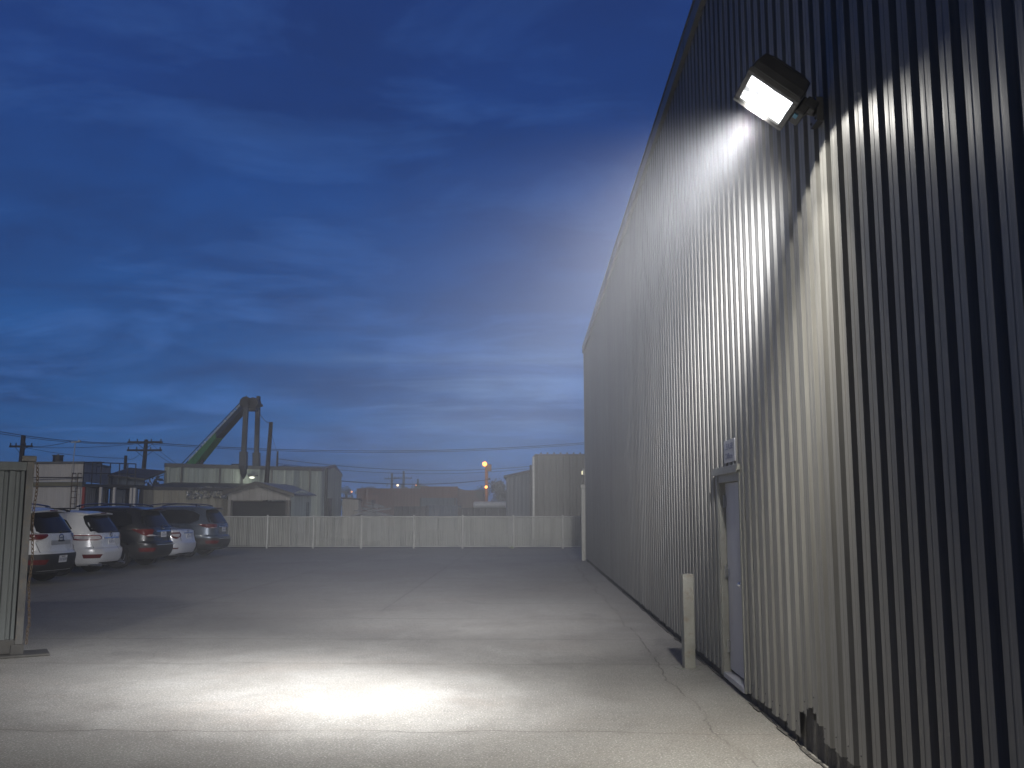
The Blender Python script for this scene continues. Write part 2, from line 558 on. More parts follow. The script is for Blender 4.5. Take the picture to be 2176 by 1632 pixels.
# crushed strip of debris and sealant at the foot of the wall
mb = MB()
for i in range(150):
    q = 2.6 + i * 0.21
    if DOORA - 0.1 < q < DOORB + 0.1:
        continue
    w = rs.uniform(0.01, 0.035)
    mb.box((WX - 0.03 - w / 2, q, 0.008), (w, rs.uniform(0.15, 0.3), rs.uniform(0.004, 0.012)), 0, Matrix.Rotation(rs.uniform(-.05, .05), 3, 'Z'))
mb.build('base_sealant', M['base'], wh)['kind'] = 'stuff'
mb = MB()
kk = 0
yy = WY0 + 0.104
while yy < 12.5:
    if not (DOORA - 0.1 < yy < DOORB + 0.1):
        mb.ball((WX - DEP - 0.001, yy, bottom(yy) + 0.10), 0.006, 6)
        mb.ball((WX - DEP - 0.001, yy + 0.03, bottom(yy) + 0.025), 0.007, 6)
    yy += PITCHR
mb.build('cladding_screws', M['dark'], wh)['kind'] = 'stuff'

# door
mb = MB()
RX = WX + 0.022                # recessed plane of the leaf
mb.box2((RX, DOORA + 0.05, 0.13), (RX + 0.045, DOORB - 0.05, DOORH - 0.10))
door = mb.build('door', M['door'], wh, bevel=0.004)
mb = MB()
mb.box2((WX - 0.045, DOORA - 0.0, 0.06), (RX + 0.06, DOORA + 0.045, DOORH - 0.002))
mb.box2((WX - 0.045, DOORB - 0.045, 0.06), (RX + 0.06, DOORB + 0.0, DOORH - 0.002))
mb.box2((WX - 0.044, DOORA + 0.046, DOORH - 0.095), (RX + 0.06, DOORB - 0.046, DOORH - 0.003))
mb.box2((WX - 0.052, DOORB - 0.0, 0.06), (WX - 0.038, DOORB + 0.075, DOORH - 0.002))
mb.box2((WX - 0.052, DOORA - 0.04, 0.06), (WX - 0.038, DOORA - 0.001, DOORH - 0.002))
mb.build('door_frame', M['frame'], door, bevel=0.003)
mb = MB()
mb.box2((WX - 0.075, DOORA - 0.07, DOORH + 0.001), (WX - 0.03, DOORB + 0.10, DOORH + 0.06))
mb.box2((WX - 0.085, DOORA - 0.07, DOORH - 0.02), (WX - 0.0755, DOORB + 0.10, DOORH + 0.025))
mb.build('drip_cap', M['frame'], door, bevel=0.003)
mb = MB()
mb.box2((WX - 0.05, DOORA + 0.046, 0.05), (RX + 0.06, DOORB - 0.046, 0.10))
mb.build('threshold', mat('threshold_metal', (0.42, 0.42, 0.46), 0.4, metal=0.3), door, bevel=0.004)
for hz in (0.36, 1.12, 1.85):
    mb = MB()
    mb.box2((RX - 0.012, DOORB - 0.10, hz - 0.055), (RX - 0.0005, DOORB - 0.047, hz + 0.055))
    mb.tube([(RX - 0.018, DOORB - 0.052, hz - 0.065), (RX - 0.018, DOORB - 0.052, hz + 0.065)], 0.010, 8)
    mb.build('hinge', M['steel'], door)
mb = MB()
mb.tube([(RX, DOORA + 0.11, 1.05), (RX - 0.045, DOORA + 0.11, 1.05)], 0.012, 8)
mb.ball((RX - 0.06, DOORA + 0.11, 1.05), 0.028, 10)
mb.tube([(RX - 0.001, DOORA + 0.11, 1.05), (RX - 0.008, DOORA + 0.11, 1.05)], 0.034, 12)
mb.build('door_knob', M['chrome'], door, smooth=True)
mb = MB()
mb.box2((RX - 0.02, DOORB - 0.16, 1.08), (RX - 0.001, DOORB - 0.10, 1.16))
mb.build('latch_plate', M['chrome'], door, bevel=0.003)

# small sign standing on the drip cap
sg = zero('sign', 'small square white notice on the ribbed wall, right above the grey door', 'sign')
SX = WX - DEP - 0.016
mb = MB()
mb.box2((SX, 9.22, 2.235), (SX + 0.012, 9.72, 2.46))
mb.build('sign_board', M['sign'], sg, bevel=0.003)
for q in (9.30, 9.50):
    mb = MB()
    mb.box2((SX + 0.002, q, 2.19), (SX + 0.010, q + 0.03, 2.234))
    mb.build('sign_bracket', M['steel'], sg)


def text(body, size, origin, xdir, name, m, parent, width=None, nrm=None, ext=0.0008):
    """Lettering as a mesh: baseline starts at origin and runs along xdir."""
    cu = bpy.data.curves.new(name, 'FONT')
    cu.body = body
    cu.size = size
    cu.extrude = ext
    tmp = bpy.data.objects.new(name, cu)
    COL.objects.link(tmp)
    dg = bpy.context.evaluated_depsgraph_get()
    me = bpy.data.meshes.new_from_object(tmp.evaluated_get(dg))
    bpy.data.objects.remove(tmp)
    xs = [v.co.x for v in me.vertices]
    sx = (width / (max(xs) - min(xs))) if width else 1.0
    X = Vector(xdir).normalized()
    Z = Vector((0, 0, 1))
    Nn = X.cross(Z)
    for v in me.vertices:
        v.co = Vector(origin) + X * v.co.x * sx + Z * v.co.y + Nn * v.co.z
    me.materials.clear()
    me.materials.append(m)
    o = bpy.data.objects.new(name, me)
    COL.objects.link(o)
    o.parent = parent
    return o


text('LEASE', 0.085, (SX - 0.002, 9.68, 2.365), (0, -1, 0), 'lettering', M['ink'], sg, 0.38)
text('Office', 0.080, (SX - 0.002, 9.68, 2.272), (0, -1, 0), 'lettering', M['ink'], sg, 0.36)

# ------------------------------------------------------------------ the floodlight
TL, TR, BL = atY(1598, 160, 6.0), atY(1684, 218, 6.0), atY(1567, 208, 6.30)
u = (TR - TL).normalized()
lamp_n = u.cross(BL - TL).normalized()          # outward from the lens
if lamp_n.z > 0:
    lamp_n = -lamp_n
vv_ = u.cross(lamp_n).normalized()
if vv_.z > 0:
    vv_ = -vv_
LW = (TR - TL).length
LH = (BL - TL).length
LC = TL + u * LW / 2 + vv_ * LH / 2
fl = thing('floodlight', LC, 'lit rectangular floodlight on a short arm, high on the ribbed wall', 'floodlight')


def LP(a, b, c):
    return LC + u * a + vv_ * b - lamp_n * c


mb = MB()


def ring(hw, hh, c, shift=0.0):
    return [LP(-hw, -hh + shift, c), LP(hw, -hh + shift, c), LP(hw, hh + shift, c), LP(-hw, hh + shift, c)]


rings = [ring(LW / 2 + .035, LH / 2 + .035, 0.03), ring(LW / 2 + .035, LH / 2 + .03, 0.10), ring(LW / 2 + .020, LH / 2 - 0.005, 0.20, -0.008), ring(LW / 2 - .05, LH / 2 - .05, 0.25, -0.015)]
vs = [p for r_ in rings for p in r_]
fs = [(0, 1, 2, 3), (12, 13, 14, 15)]
for i in range(3):
    for k in range(4):
        fs.append((i * 4 + k, i * 4 + (k + 1) % 4, i * 4 + 4 + (k + 1) % 4, i * 4 + 4 + k))
mb.add(vs, fs)
mb.build('housing', M['lamp'], fl, bevel=0.010)
mb = MB()
rot = Matrix((u, vv_, -lamp_n)).transposed()
T = 0.040
mb.box(LP(0, -LH / 2 - T / 2, 0.012), (LW + 2 * T, T, 0.034), 0, rot)
mb.box(LP(0, LH / 2 + T / 2, 0.012), (LW + 2 * T, T, 0.034), 0, rot)
mb.box(LP(-LW / 2 - T / 2, 0, 0.0125), (T, LH, 0.033), 0, rot)
mb.box(LP(LW / 2 + T / 2, 0, 0.0125), (T, LH, 0.033), 0, rot)
mb.build('bezel', M['bezel'], fl, bevel=0.006)
mb = MB()
mb.box(LP(0, 0, 0.020), (LW, LH, 0.006), 0, rot)
mb.build('lens', M['lens'], fl)
K0 = LP(LW / 2 + 0.075, 0.03, 0.10)
mb = MB()
mb.box(LP(LW / 2 + 0.075, 0.0, 0.085), (0.075, 0.16, 0.13), 0, rot)
mb.box(LP(LW / 2 + 0.105, -0.05, 0.13), (0.09, 0.07, 0.08), 0, rot)
mb.build('knuckle', M['lamp'], fl, bevel=0.012)
mb = MB()
mb.box(LP(LW / 2 + 0.065, -0.025, 0.0165), (0.028, 0.05, 0.006), 0, rot)
mb.build('blue_tag', M['bluetag'], fl)
ARMW = Vector((WX - DEP - 0.03, 6.22, 4.47))
mb = MB()
mb.tube([LP(LW / 2 + 0.07, 0.07, 0.09), ARMW + Vector((-0.08, -0.05, 0.0)), ARMW], 0.032, 12)
mb.build('arm', M['lamp'], fl, smooth=True)
mb = MB()
mb.box(ARMW + Vector((0.0, 0, 0)), (0.045, 0.15, 0.17))
for dy in (-0.05, 0.05):
    for dz in (-0.06, 0.06):
        mb.ball(ARMW + Vector((-0.024, dy, dz)), 0.011, 6)
mb.build('mounting_plate', M['lamp'], fl, bevel=0.006)

# lamps of the floodlight: a wide down-throw and the main beam
def spot(name, loc, aim, power, size, blend, col, radius=0.06, shaped=None):
    d = bpy.data.lights.new(name, 'SPOT')
    d.energy = power
    d.spot_size = R(size)
    d.spot_blend = blend
    d.color = col
    d.shadow_soft_size = radius
    if shaped:
        # reflector profile: strongest straight down, weak towards the rim of the cone
        d.use_nodes = True
        LN = NT(d.node_tree)
        em = d.node_tree.nodes['Emission']
        inc = LN.n('ShaderNodeNewGeometry').outputs['Incoming']
        dt = LN.n('ShaderNodeVectorMath', operation='DOT_PRODUCT')
        LN.put(dt.inputs[0], inc)
        LN.put(dt.inputs[1], tuple(shaped[0].normalized()))
        ca = LN.math('ABSOLUTE', dt.outputs['Value'])
        rp = LN.n('ShaderNodeValToRGB')
        LN.put(rp.inputs[0], ca)
        e = rp.color_ramp.elements
        stops = shaped[1]
        e[0].position, e[0].color = stops[0][0], (stops[0][1],) * 3 + (1,)
        e[1].position, e[1].color = stops[-1][0], (stops[-1][1],) * 3 + (1,)
        for ps_, v_ in stops[1:-1]:
            e.new(ps_).color = (v_, v_, v_, 1)
        LN.put(em.inputs['Strength'], rp.outputs[0])
    o = bpy.data.objects.new(name, d)
    COL.objects.link(o)
    o.location = loc
    o.rotation_euler = (Vector(aim) - Vector(loc)).to_track_quat('-Z', 'Y').to_euler()
    return o


SP = LP(0, 0.06, -0.09)
spot('floodlight_spill', SP + Vector((0.05, 0, -0.03)), SP + Vector((-0.04, -0.16, -1)), 1050, 143, 0.10, (1.0, 0.97, 0.89), 0.03,
     (Vector((0.05, 0.08, -1)), ((0.58, 0.036), (0.80, 0.065), (0.93, 0.25), (0.98, 0.55), (1.0, 0.60))))
BA = Vector((-2.35, 9.75, 0))
spot('floodlight_beam', SP, BA, 12500, 100, 1.0, (0.97, 0.98, 1.0), 0.10,
     (BA - SP, ((0.70, 0.0), (0.82, 0.035), (0.90, 0.065), (0.945, 0.18), (0.975, 0.46), (0.992, 0.86), (1.0, 1.0))))
HA = Vector((-0.25, 0.95, -0.17))
spot('floodlight_halo', SP, SP + HA, 16500, 90, 1.0, (0.98, 0.975, 1.0), 0.10,
     (HA, ((0.75, 0.0), (0.85, 0.05), (0.927, 0.27), (0.978, 0.75), (1.0, 1.0))))
spot('floodlight_fill', SP, SP + Vector((-0.50, 0.22, -0.75)), 650, 118, 0.7, (1.0, 0.96, 0.87), 0.10)

# ------------------------------------------------------------------ bollard
pb = gnd(1464, 1419)
bo = thing('bollard', pb, 'waist high square grey steel bollard guarding the door, chipped paint', 'bollard')
mb = MB()
rz = Matrix.Rotation(R(6), 3, 'Z')
mb.box(pb + Vector((0, 0, 0.52)), (0.125, 0.125, 1.04), 0, rz)
mb.build('post', M['post'], bo, bevel=0.008)
mb = MB()
for i in range(14):
    a = 2 * PI * i / 14
    mb.ball(pb + Vector((math.cos(a) * 0.12, math.sin(a) * 0.12, 0.0)), 0.05 + 0.015 * math.sin(i * 2.3), 6, 0, (1, 1, 0.22))
mb.build('concrete_collar', M['post'], bo, smooth=True)

# ------------------------------------------------------------------ downpipe and wall pack at the far corner
dp = zero('downpipe', 'pale square pipe standing at the far corner of the ribbed warehouse', 'pipe')
mb = MB()
a = gnd(1247, 1184)
mb.box2((WX - 0.20, WY1 - 0.14, 0.0), (WX - 0.065, WY1 + 0.02, 2.55))
mb.build('pipe', M['frame'], dp, bevel=0.01)
mb = MB()
mb.box2((WX - 0.22, WY1 - 0.16, 2.551), (WX - 0.063, WY1 + 0.03, 2.70))
mb.build('pipe_hood', M['frame'], dp, bevel=0.01)
wp = zero('wall_lamp', 'small pale wall lamp high on the far corner of the ribbed warehouse', 'wall lamp')
mb = MB()
mb.box2((WX - 0.14, WY1 - 0.30, 3.02), (WX - 0.062, WY1 - 0.10, 3.24))
mb.build('lamp_body', M['frame'], wp, bevel=0.01)
mb = MB()
mb.box2((WX - 0.18, WY1 - 0.29, 3.05), (WX - 0.141, WY1 - 0.11, 3.18))
mb.build('lamp_cover', M['warm_lit'], wp, bevel=0.01)

# ------------------------------------------------------------------ shipping container at the left
ca = gnd(46, 1394)
CX, CY, CH = ca.x, ca.y, 2.36
co = zero('shipping_container', 'grey corrugated shipping container cut off by the left edge, chain on its corner post', 'container')
mb = MB()
x = CX - 0.10
L = 6.0
ang = R(31)


def cp(dx, dy, z):
    """Container coordinates: dx to the left from its right front corner, dy to the back."""
    return Vector((CX - dx * math.cos(ang) - dy * math.sin(ang), CY - dx * math.sin(ang) + dy * math.cos(ang), z))


dx = 0.10
pf = []
while dx < L - 0.12:
    for a_, b_ in ((0.0, 0.0), (0.036, 0.0), (0.052, 0.030), (0.088, 0.030), (0.104, 0.0)):
        pf.append((dx + a_, b_))
    dx += 0.128
for (a0, b0), (a1, b1) in zip(pf, pf[1:]):
    mb.add([cp(a0, 0.03 + b0, 0.20), cp(a1, 0.03 + b1, 0.20), cp(a1, 0.03 + b1, CH - 0.10), cp(a0, 0.03 + b0, CH - 0.10)], [(0, 1, 2, 3)])
mb.build('corrugated_panel', M['container'], co)
mb = MB()


def cbox(dx0, dx1, dy0, dy1, z0, z1, mb):
    ps_ = [cp(dx0, dy0, z0), cp(dx1, dy0, z0), cp(dx1, dy1, z0), cp(dx0, dy1, z0)]
    mb.prism(ps_, (0, 0, z1 - z0))


cbox(0.0, 0.085, 0, 0.10, 0.14, CH, mb)
mb.build('corner_post', M['contframe'], co, bevel=0.006)
mb = MB()
cbox(0.0, 0.085, 2.34, 2.44, 0.14, CH, mb)
mb.build('corner_post', M['contframe'], co, bevel=0.006)
mb = MB()
cbox(0.086, L, 0.0, 0.08, CH - 0.11, CH - 0.003, mb)
mb.build('top_rail', M['container'], co, bevel=0.005)
mb = MB()
cbox(0.086, L, -0.002, 0.10, 0.035, 0.20, mb)
cbox(-0.015, 0.13, -0.015, 0.16, 0.0, 0.14, mb)
mb.build('bottom_rail', M['contbase'], co, bevel=0.006)
mb = MB()
cbox(-0.02, 0.15, -0.015, 0.17, CH + 0.001, CH + 0.075, mb)
mb.build('corner_casting', M['contframe'], co, bevel=0.012)
mb = MB()
cbox(0.086, L, 0.10, 2.40, 0.20, CH - 0.02, mb)
mb.build('container_shell', M['container'], co)
mb = MB()
cbox(0.005, 0.05, 0.105, 2.335, 0.16, CH - 0.01, mb)
mb.build('end_door', M['contframe'], co, bevel=0.004)
ch = zero('chain', 'rusty chain hanging down the right corner post of the shipping container', 'chain')
mb = MB()
n = 44
for i in range(n):
    z0 = CH - 0.05 - i * 0.050
    sway = -0.035 - 0.012 * math.sin(i * 0.35) - (0.016 if 30 < i < 40 else 0)
    c0 = cp(sway, 0.05, z0)
    pts = []
    for k in range(9):
        a = 2 * PI * k / 8
        wv = math.cos(a) * 0.013
        pts.append(c0 + (Vector((wv, 0, 0)) if i % 2 else Vector((wv * 0.3, wv, 0))) + Vector((0, 0, math.sin(a) * 0.033)))
    mb.tube(pts, 0.005, 5, 0, False)
mb.build('chain_links', M['rustchain'], ch)
# kerb stone / sill the container stands on
mb = MB()
cbox(-0.30, L, -0.16, 0.30, 0.0, 0.03, mb)
tag(mb.build('timber_sill', M['contbase'], bevel=0.01), 'dark weathered timber sill lying under the corner of the shipping container', 'timber')

# unseen block added left of the yard to shade the parked cars
ns = zero('added_shade_block', 'plain flat roofed block added out of view at the left to shade the parked cars', 'building')
mb = MB()
mb.box2((-34, 14.2, 0), (-12.7, 20.3, 9.0))
mb.build('wall', M['rust2'], ns)
mb = MB()
mb.box2((-34.2, 14.0, 9.003), (-12.6, 20.5, 9.25))
mb.build('roof', M['trim'], ns)

# ------------------------------------------------------------------ back fence with slats
fe = zero('chain_link_fence', 'long chain link fence with pale vertical slats across the back of the yard', 'fence')
FX0, FX1, FZ = -24.0, 2.62, 1.50
posts = [gnd(p_, 1165).x for p_ in (570, 668, 770, 881, 984, 1091, 1195)]
sp_ = (posts[-1] - posts[0]) / 6
xs = [posts[0] - sp_ * i for i in range(5, 0, -1)] + posts + [FX1]
for i, x in enumerate(xs):
    mb = MB()
    mb.tube([(x, YF - 0.05, 0), (x, YF - 0.05, FZ + 0.02)], 0.042, 8)
    mb.ball((x, YF - 0.05, FZ + 0.025), 0.05, 8)
    mb.build('fence_post', M['galv'], fe, smooth=True)
for x0, x1 in zip(xs, xs[1:]):
    mb = MB()
    q = x0 + 0.04
    i = 0
    while q < x1 - 0.06:
        dz = 0.012 * math.sin(q * 3.1) + rs.uniform(-0.01, 0.01)
        ty = rs.uniform(-0.012, 0.012)
        mb.box((q + 0.034, YF + ty, 0.79 + dz), (0.060, 0.006, 1.36), 0, Matrix.Rotation(rs.uniform(-.35, .35), 3, 'Z'))
        q += 0.082
    mb.build('slat_panel', M['slat'], fe)
for z, r_ in ((FZ - 0.02, 0.028), (0.085, 0.014)):
    mb = MB()
    mb.tube([(xs[0], YF - 0.035, z), (FX1, YF - 0.035, z)], r_, 8)
    mb.build('fence_rail', M['galv'], fe, smooth=True)
mb = MB()
g = 0.115
q = xs[0]
while q < FX1 - 1.35:
    for s_ in (0, 1):
        a = Vector((q + (1.35 if s_ else 0), YF - 0.02, 0.1))
        b = Vector((q + (0 if s_ else 1.35), YF - 0.02, 1.45))
        mb.beam(a, b, 0.005, 0.004)
    q += g
mb.build('wire_mesh', M['galv'], fe)

# weeds at the fence foot
for (px, py, lab, hh) in ((688, 1163, 'scrubby green weed growing at the foot of the slatted fence', 0.42), (1087, 1166, 'tiny tuft of weed at a fence post, right part of the slatted fence', 0.18)):
    b = gnd(px, py)
    mb = MB()
    for i in range(26):
        a = rs.uniform(0, 2 * PI)
        l = hh * rs.uniform(0.5, 1.2)
        p0 = b + Vector((rs.uniform(-.5, .5) * hh, rs.uniform(-.15, .05), 0))
        p2 = p0 + Vector((math.cos(a) * l * 0.7, math.sin(a) * l * 0.3, l * rs.uniform(0.3, 0.9)))
        sd = Vector((0.03, 0.0, 0.02)) * hh * 2
        pm = (p0 + p2) / 2 + Vector((0, 0, 0.1 * l))
        mb.add([p0, pm - sd, p2, pm + sd], [(0, 1, 2, 3)])
    tag(mb.build('weed', M['leaf_weed']), lab, 'weed')


# ------------------------------------------------------------------ cars
def lerp(tab, z):
    if z <= tab[0][0]:
        return tab[0][1:]
    for a, b in zip(tab, tab[1:]):
        if z <= b[0]:
            t = (z - a[0]) / (b[0] - a[0])
            return tuple(a[i] + (b[i] - a[i]) * t for i in range(1, len(a)))
    return tab[-1][1:]


SUV = [  # z, rear x, front x, half width
    (0.24, -2.10, 2.15, 0.80), (0.30, -2.24, 2.28, 0.87), (0.42, -2.31, 2.34, 0.915), (0.60, -2.335, 2.36, 0.93), (0.68, -2.325, 2.36, 0.932),
    (0.72, -2.265, 2.34, 0.93), (0.80, -2.255, 2.31, 0.93), (0.93, -2.25, 2.22, 0.922), (0.99, -2.24, 1.95, 0.915), (1.05, -2.225, 1.20, 0.905),
    (1.10, -2.20, 1.00, 0.885), (1.20, -2.14, 0.84, 0.845), (1.35, -2.04, 0.60, 0.775), (1.50, -1.92, 0.36, 0.705), (1.58, -1.85, 0.20, 0.665),
    (1.625, -1.79, 0.05, 0.62), (1.655, -1.66, -0.12, 0.54), (1.672, -1.45, -0.30, 0.42), (1.68, -1.2, -0.5, 0.25)]
SEDAN = [
    (0.20, -2.15, 2.1, 0.78), (0.28, -2.26, 2.25, 0.86), (0.45, -2.33, 2.32, 0.89), (0.58, -2.34, 2.33, 0.90), (0.63, -2.30, 2.32, 0.90),
    (0.78, -2.26, 2.24, 0.895), (0.90, -2.24, 2.0, 0.885), (0.97, -2.22, 1.3, 0.87), (1.01, -2.14, 1.0, 0.85), (1.035, -1.75, 0.95, 0.83), (1.06, -1.58, 0.90, 0.81),
    (1.15, -1.42, 0.72, 0.765), (1.28, -1.14, 0.42, 0.69), (1.38, -0.88, 0.12, 0.63), (1.43, -0.70, -0.05, 0.57), (1.455, -0.5, -0.2, 0.42)]


class Car:
    def __init__(s, name, tab, scale, loc, yaw, label, pcol, h=1.0, group='cars parked in a row at the left', metal=0.0, lower=None):
        s.tab, s.scale, s.h = tab, scale, h
        s.root = thing(name, loc, label, 'car', group)
        s.root.rotation_euler = (0, 0, yaw)
        s.root.scale = (scale,) * 3
        s.paint = paint(name + '_paint', pcol, 0.3, metal)
        s.n = 4.6
        s.shift = 2.335          # rear bumper sits over the root

    def par(s, z):
        xr, xf, w = lerp(s.tab, z / s.h)
        return (xr + xf) / 2, (xf - xr) / 2, w

    def P(s, th, z, off=0.0):
        """Point on the skin: th=0 dead rear, +90deg left side (y>0), 180 front."""
        def f(th):
            xm, L, w = s.par(z)
            c, sn = math.cos(th), math.sin(th)
            e = 2.0 / s.n
            return Vector((xm - L * math.copysign(abs(c) ** e, c) + s.shift, w * math.copysign(abs(sn) ** e, sn), z))
        p = f(th)
        if off:
            t = f(th + 0.02) - f(th - 0.02)
            nrm = Vector((t.y, -t.x, 0))
            if nrm.length > 1e-9:
                nrm.normalize()
                xm, L, w = s.par(z)
                if nrm.dot(Vector((p.x - s.shift - xm, p.y, 0))) < 0:
                    nrm = -nrm
                p = p + (nrm + Vector((0, 0, 0.25))) * off
        return p

    def th_y(s, y, z):
        xm, L, w = s.par(z)
        r = min(1, abs(y) / w) ** (s.n / 2)
        return math.copysign(math.asin(r), y)

    def th_x(s, x, z, side):
        xm, L, w = s.par(z)
        r = max(-1, min(1, (xm - (x - s.shift)) / L))
        a = math.acos(math.copysign(abs(r) ** (s.n / 2), r))
        return a * side

    def obj(s, mb, name, m, parent=None, smooth=True, bevel=0):
        o = mb.build(name, m, None, smooth, bevel)
        o.parent = parent or s.root
        return o

    def patch(s, name, m, zt, fn, off=0.006, nu=14, parent=None):
        """Skin-hugging panel: zt list of heights, fn(z)->(th0, th1)."""
        mb = MB()
        vs, fs = [], []
        for z in zt:
            a, b = fn(z)
            for i in range(nu + 1):
                vs.append(s.P(a + (b - a) * i / nu, z, off))
        w = nu + 1
        for j in range(len(zt) - 1):
            for i in range(nu):
                fs.append((j * w + i, j * w + i + 1, (j + 1) * w + i + 1, (j + 1) * w + i))
        mb.add(vs, fs)
        return s.obj(mb, name, m, parent)

    def rear_patch(s, name, m, pts, off=0.006, nz=10, nu=12, parent=None):
        """pts: list of (z, y0, y1)."""
        z0, z1 = pts[0][0], pts[-1][0]
        zt = [z0 + (z1 - z0) * i / nz for i in range(nz + 1)]

        def fn(z):
            y0, y1 = lerp(pts, z)
            return s.th_y(y0, z), s.th_y(y1, z)
        mb = MB()
        vs, fs = [], []
        for z in zt:
            y0, y1 = lerp(pts, z)
            for i in range(nu + 1):
                yy_ = y0 + (y1 - y0) * i / nu
                vs.append(s.P(s.th_y(yy_, z), z, off))
        w = nu + 1
        for j in range(nz):
            for i in range(nu):
                fs.append((j * w + i, j * w + i + 1, (j + 1) * w + i + 1, (j + 1) * w + i))
        mb.add(vs, fs)
        return s.obj(mb, name, m, parent)

    def side_patch(s, name, m, pts, side, off=0.006, nz=8, nu=16, parent=None):
        """pts: list of (z, x0, x1) with x measured from the rear bumper."""
        z0, z1 = pts[0][0], pts[-1][0]
        zt = [z0 + (z1 - z0) * i / nz for i in range(nz + 1)]
        mb = MB()
        vs, fs = [], []
        for z in zt:
            x0, x1 = lerp(pts, z)
            for i in range(nu + 1):
                vs.append(s.P(s.th_x(x0 + (x1 - x0) * i / nu, z, side), z, off))
        w = nu + 1
        for j in range(nz):
            for i in range(nu):
                fs.append((j * w + i, j * w + i + 1, (j + 1) * w + i + 1, (j + 1) * w + i))
        mb.add(vs, fs)
        return s.obj(mb, name, m, parent)

    def rbox(s, name, m, y, z, sy, sz, depth=0.02, parent=None, bevel=0.004):
        """Small block standing on the rear skin."""
        p = s.P(s.th_y(y, z), z)
        t = s.P(s.th_y(y + 0.03, z), z) - s.P(s.th_y(y - 0.03, z), z)
        t.normalize()
        zt = (s.P(s.th_y(y, z + 0.03), z + 0.03) - s.P(s.th_y(y, z - 0.03), z - 0.03)).normalized()
        nn = t.cross(zt).normalized()
        if nn.x > 0:
            nn = -nn
        zt = nn.cross(t) if nn.cross(t).z > 0 else -nn.cross(t)
        rot = Matrix((t, zt, nn)).transposed()
        mb = MB()
        mb.box(p + nn * depth * 0.5, (sy, sz, depth), 0, rot)
        o = s.obj(mb, name, m, parent, False, bevel)
        return o, p + nn * depth, rot

    def body(s, wheels, wr):
        mb = MB()
        zs = []
        for a, b in zip(s.tab, s.tab[1:]):
            k = 3 if b[0] - a[0] > 0.05 else 2
            zs += [(a[0] + (b[0] - a[0]) * i / k) * s.h for i in range(k)]
        zs.append(s.tab[-1][0] * s.h)
        n = 72
        vs = [s.P(2 * PI * i / n, z) for z in zs for i in range(n)]
        fs = []
        for j in range(len(zs) - 1):
            for i in range(n):
                fs.append((j * n + i, j * n + (i + 1) % n, (j + 1) * n + (i + 1) % n, (j + 1) * n + i))
        fs.append(tuple(range(n))[::-1])
        fs.append(tuple((len(zs) - 1) * n + i for i in range(n)))
        mb.add(vs, fs)
        o = s.obj(mb, 'body', [s.paint, M['blackplastic']])
        o.modifiers.clear()
        # wheel arches
        cb = MB()
        for wx in wheels:
            for sy in (-1, 1):
                cb.tube([(wx, sy * 0.62, wr), (wx, sy * 1.3, wr)], wr + 0.06, 28)
        c = cb.build('arch_cutter', M['blackplastic'])
        c.parent = s.root
        md = o.modifiers.new('arch', 'BOOLEAN')
        md.object = c
        md.operation = 'DIFFERENCE'
        md.solver = 'EXACT'
        bpy.context.view_layer.update()
        dg = bpy.context.evaluated_depsgraph_get()
        me = bpy.data.meshes.new_from_object(o.evaluated_get(dg))
        o.modifiers.clear()
        o.data = me
        me.polygons.foreach_set('use_smooth', [True] * len(me.polygons))
        e = o.modifiers.new('edge', 'EDGE_SPLIT')
        e.split_angle = R(40)
        bpy.data.objects.remove(c)
        for wx in wheels:
            for sy in (-1, 1):
                s.wheel(wx, sy, wr)
        return o

    def wheel(s, wx, sy, wr):
        w = 0.215
        yo = 0.90 * sy
        yi = yo - w * sy
        mb = MB()
        pr = [(yi, wr * .66), (yi, wr * .93), (yi + .03 * sy, wr), (yo - .03 * sy, wr), (yo, wr * .93), (yo - .01 * sy, wr * .68), (yo - .04 * sy, wr * .66)]
        n = 28
        vs = [(wx + r_ * math.cos(2 * PI * k / n), yy_, wr + r_ * math.sin(2 * PI * k / n)) for yy_, r_ in pr for k in range(n)]
        fs = [(j * n + k, j * n + (k + 1) % n, (j + 1) * n + (k + 1) % n, (j + 1) * n + k) for j in range(len(pr) - 1) for k in range(n)]
        mb.add(vs, fs)
        o = s.obj(mb, 'wheel', M['tyre'])
        mb = MB()
        mb.tube([(wx, yo - .09 * sy, wr), (wx, yo - .085 * sy, wr)], wr * .66, 24)
        for k in range(5):
            a = 2 * PI * k / 5 + 0.3
            d = Vector((math.cos(a), 0, math.sin(a)))
            mb.beam(Vector((wx, yo - .035 * sy, wr)) + d * 0.03, Vector((wx, yo - .05 * sy, wr)) + d * wr * .64, 0.06, 0.03, 1, (0, 1, 0))
        mb.tube([(wx, yo - .06 * sy, wr), (wx, yo - .015 * sy, wr)], 0.045, 12, 1)
        pts = [Vector((wx + wr * .65 * math.cos(2 * PI * k / 24), yo - .03 * sy, wr + wr * .65 * math.sin(2 * PI * k / 24))) for k in range(25)]
        mb.tube(pts, 0.014, 6, 1, False)
        s.obj(mb, 'rim', [M['blackplastic'], M['rim']], o)

    def glasshouse(s, rear, side, wind):
        s.rear_patch('rear_window', M['glass'], rear, 0.008)
        for sd in (-1, 1):
            s.side_patch('side_window', M['glass'], side, sd, 0.008)
        z0, z1 = wind
        s.patch('windscreen', M['glass'], [z0 + (z1 - z0) * i / 8 for i in range(9)], lambda z: (PI - 1.05, PI + 1.05), 0.008)

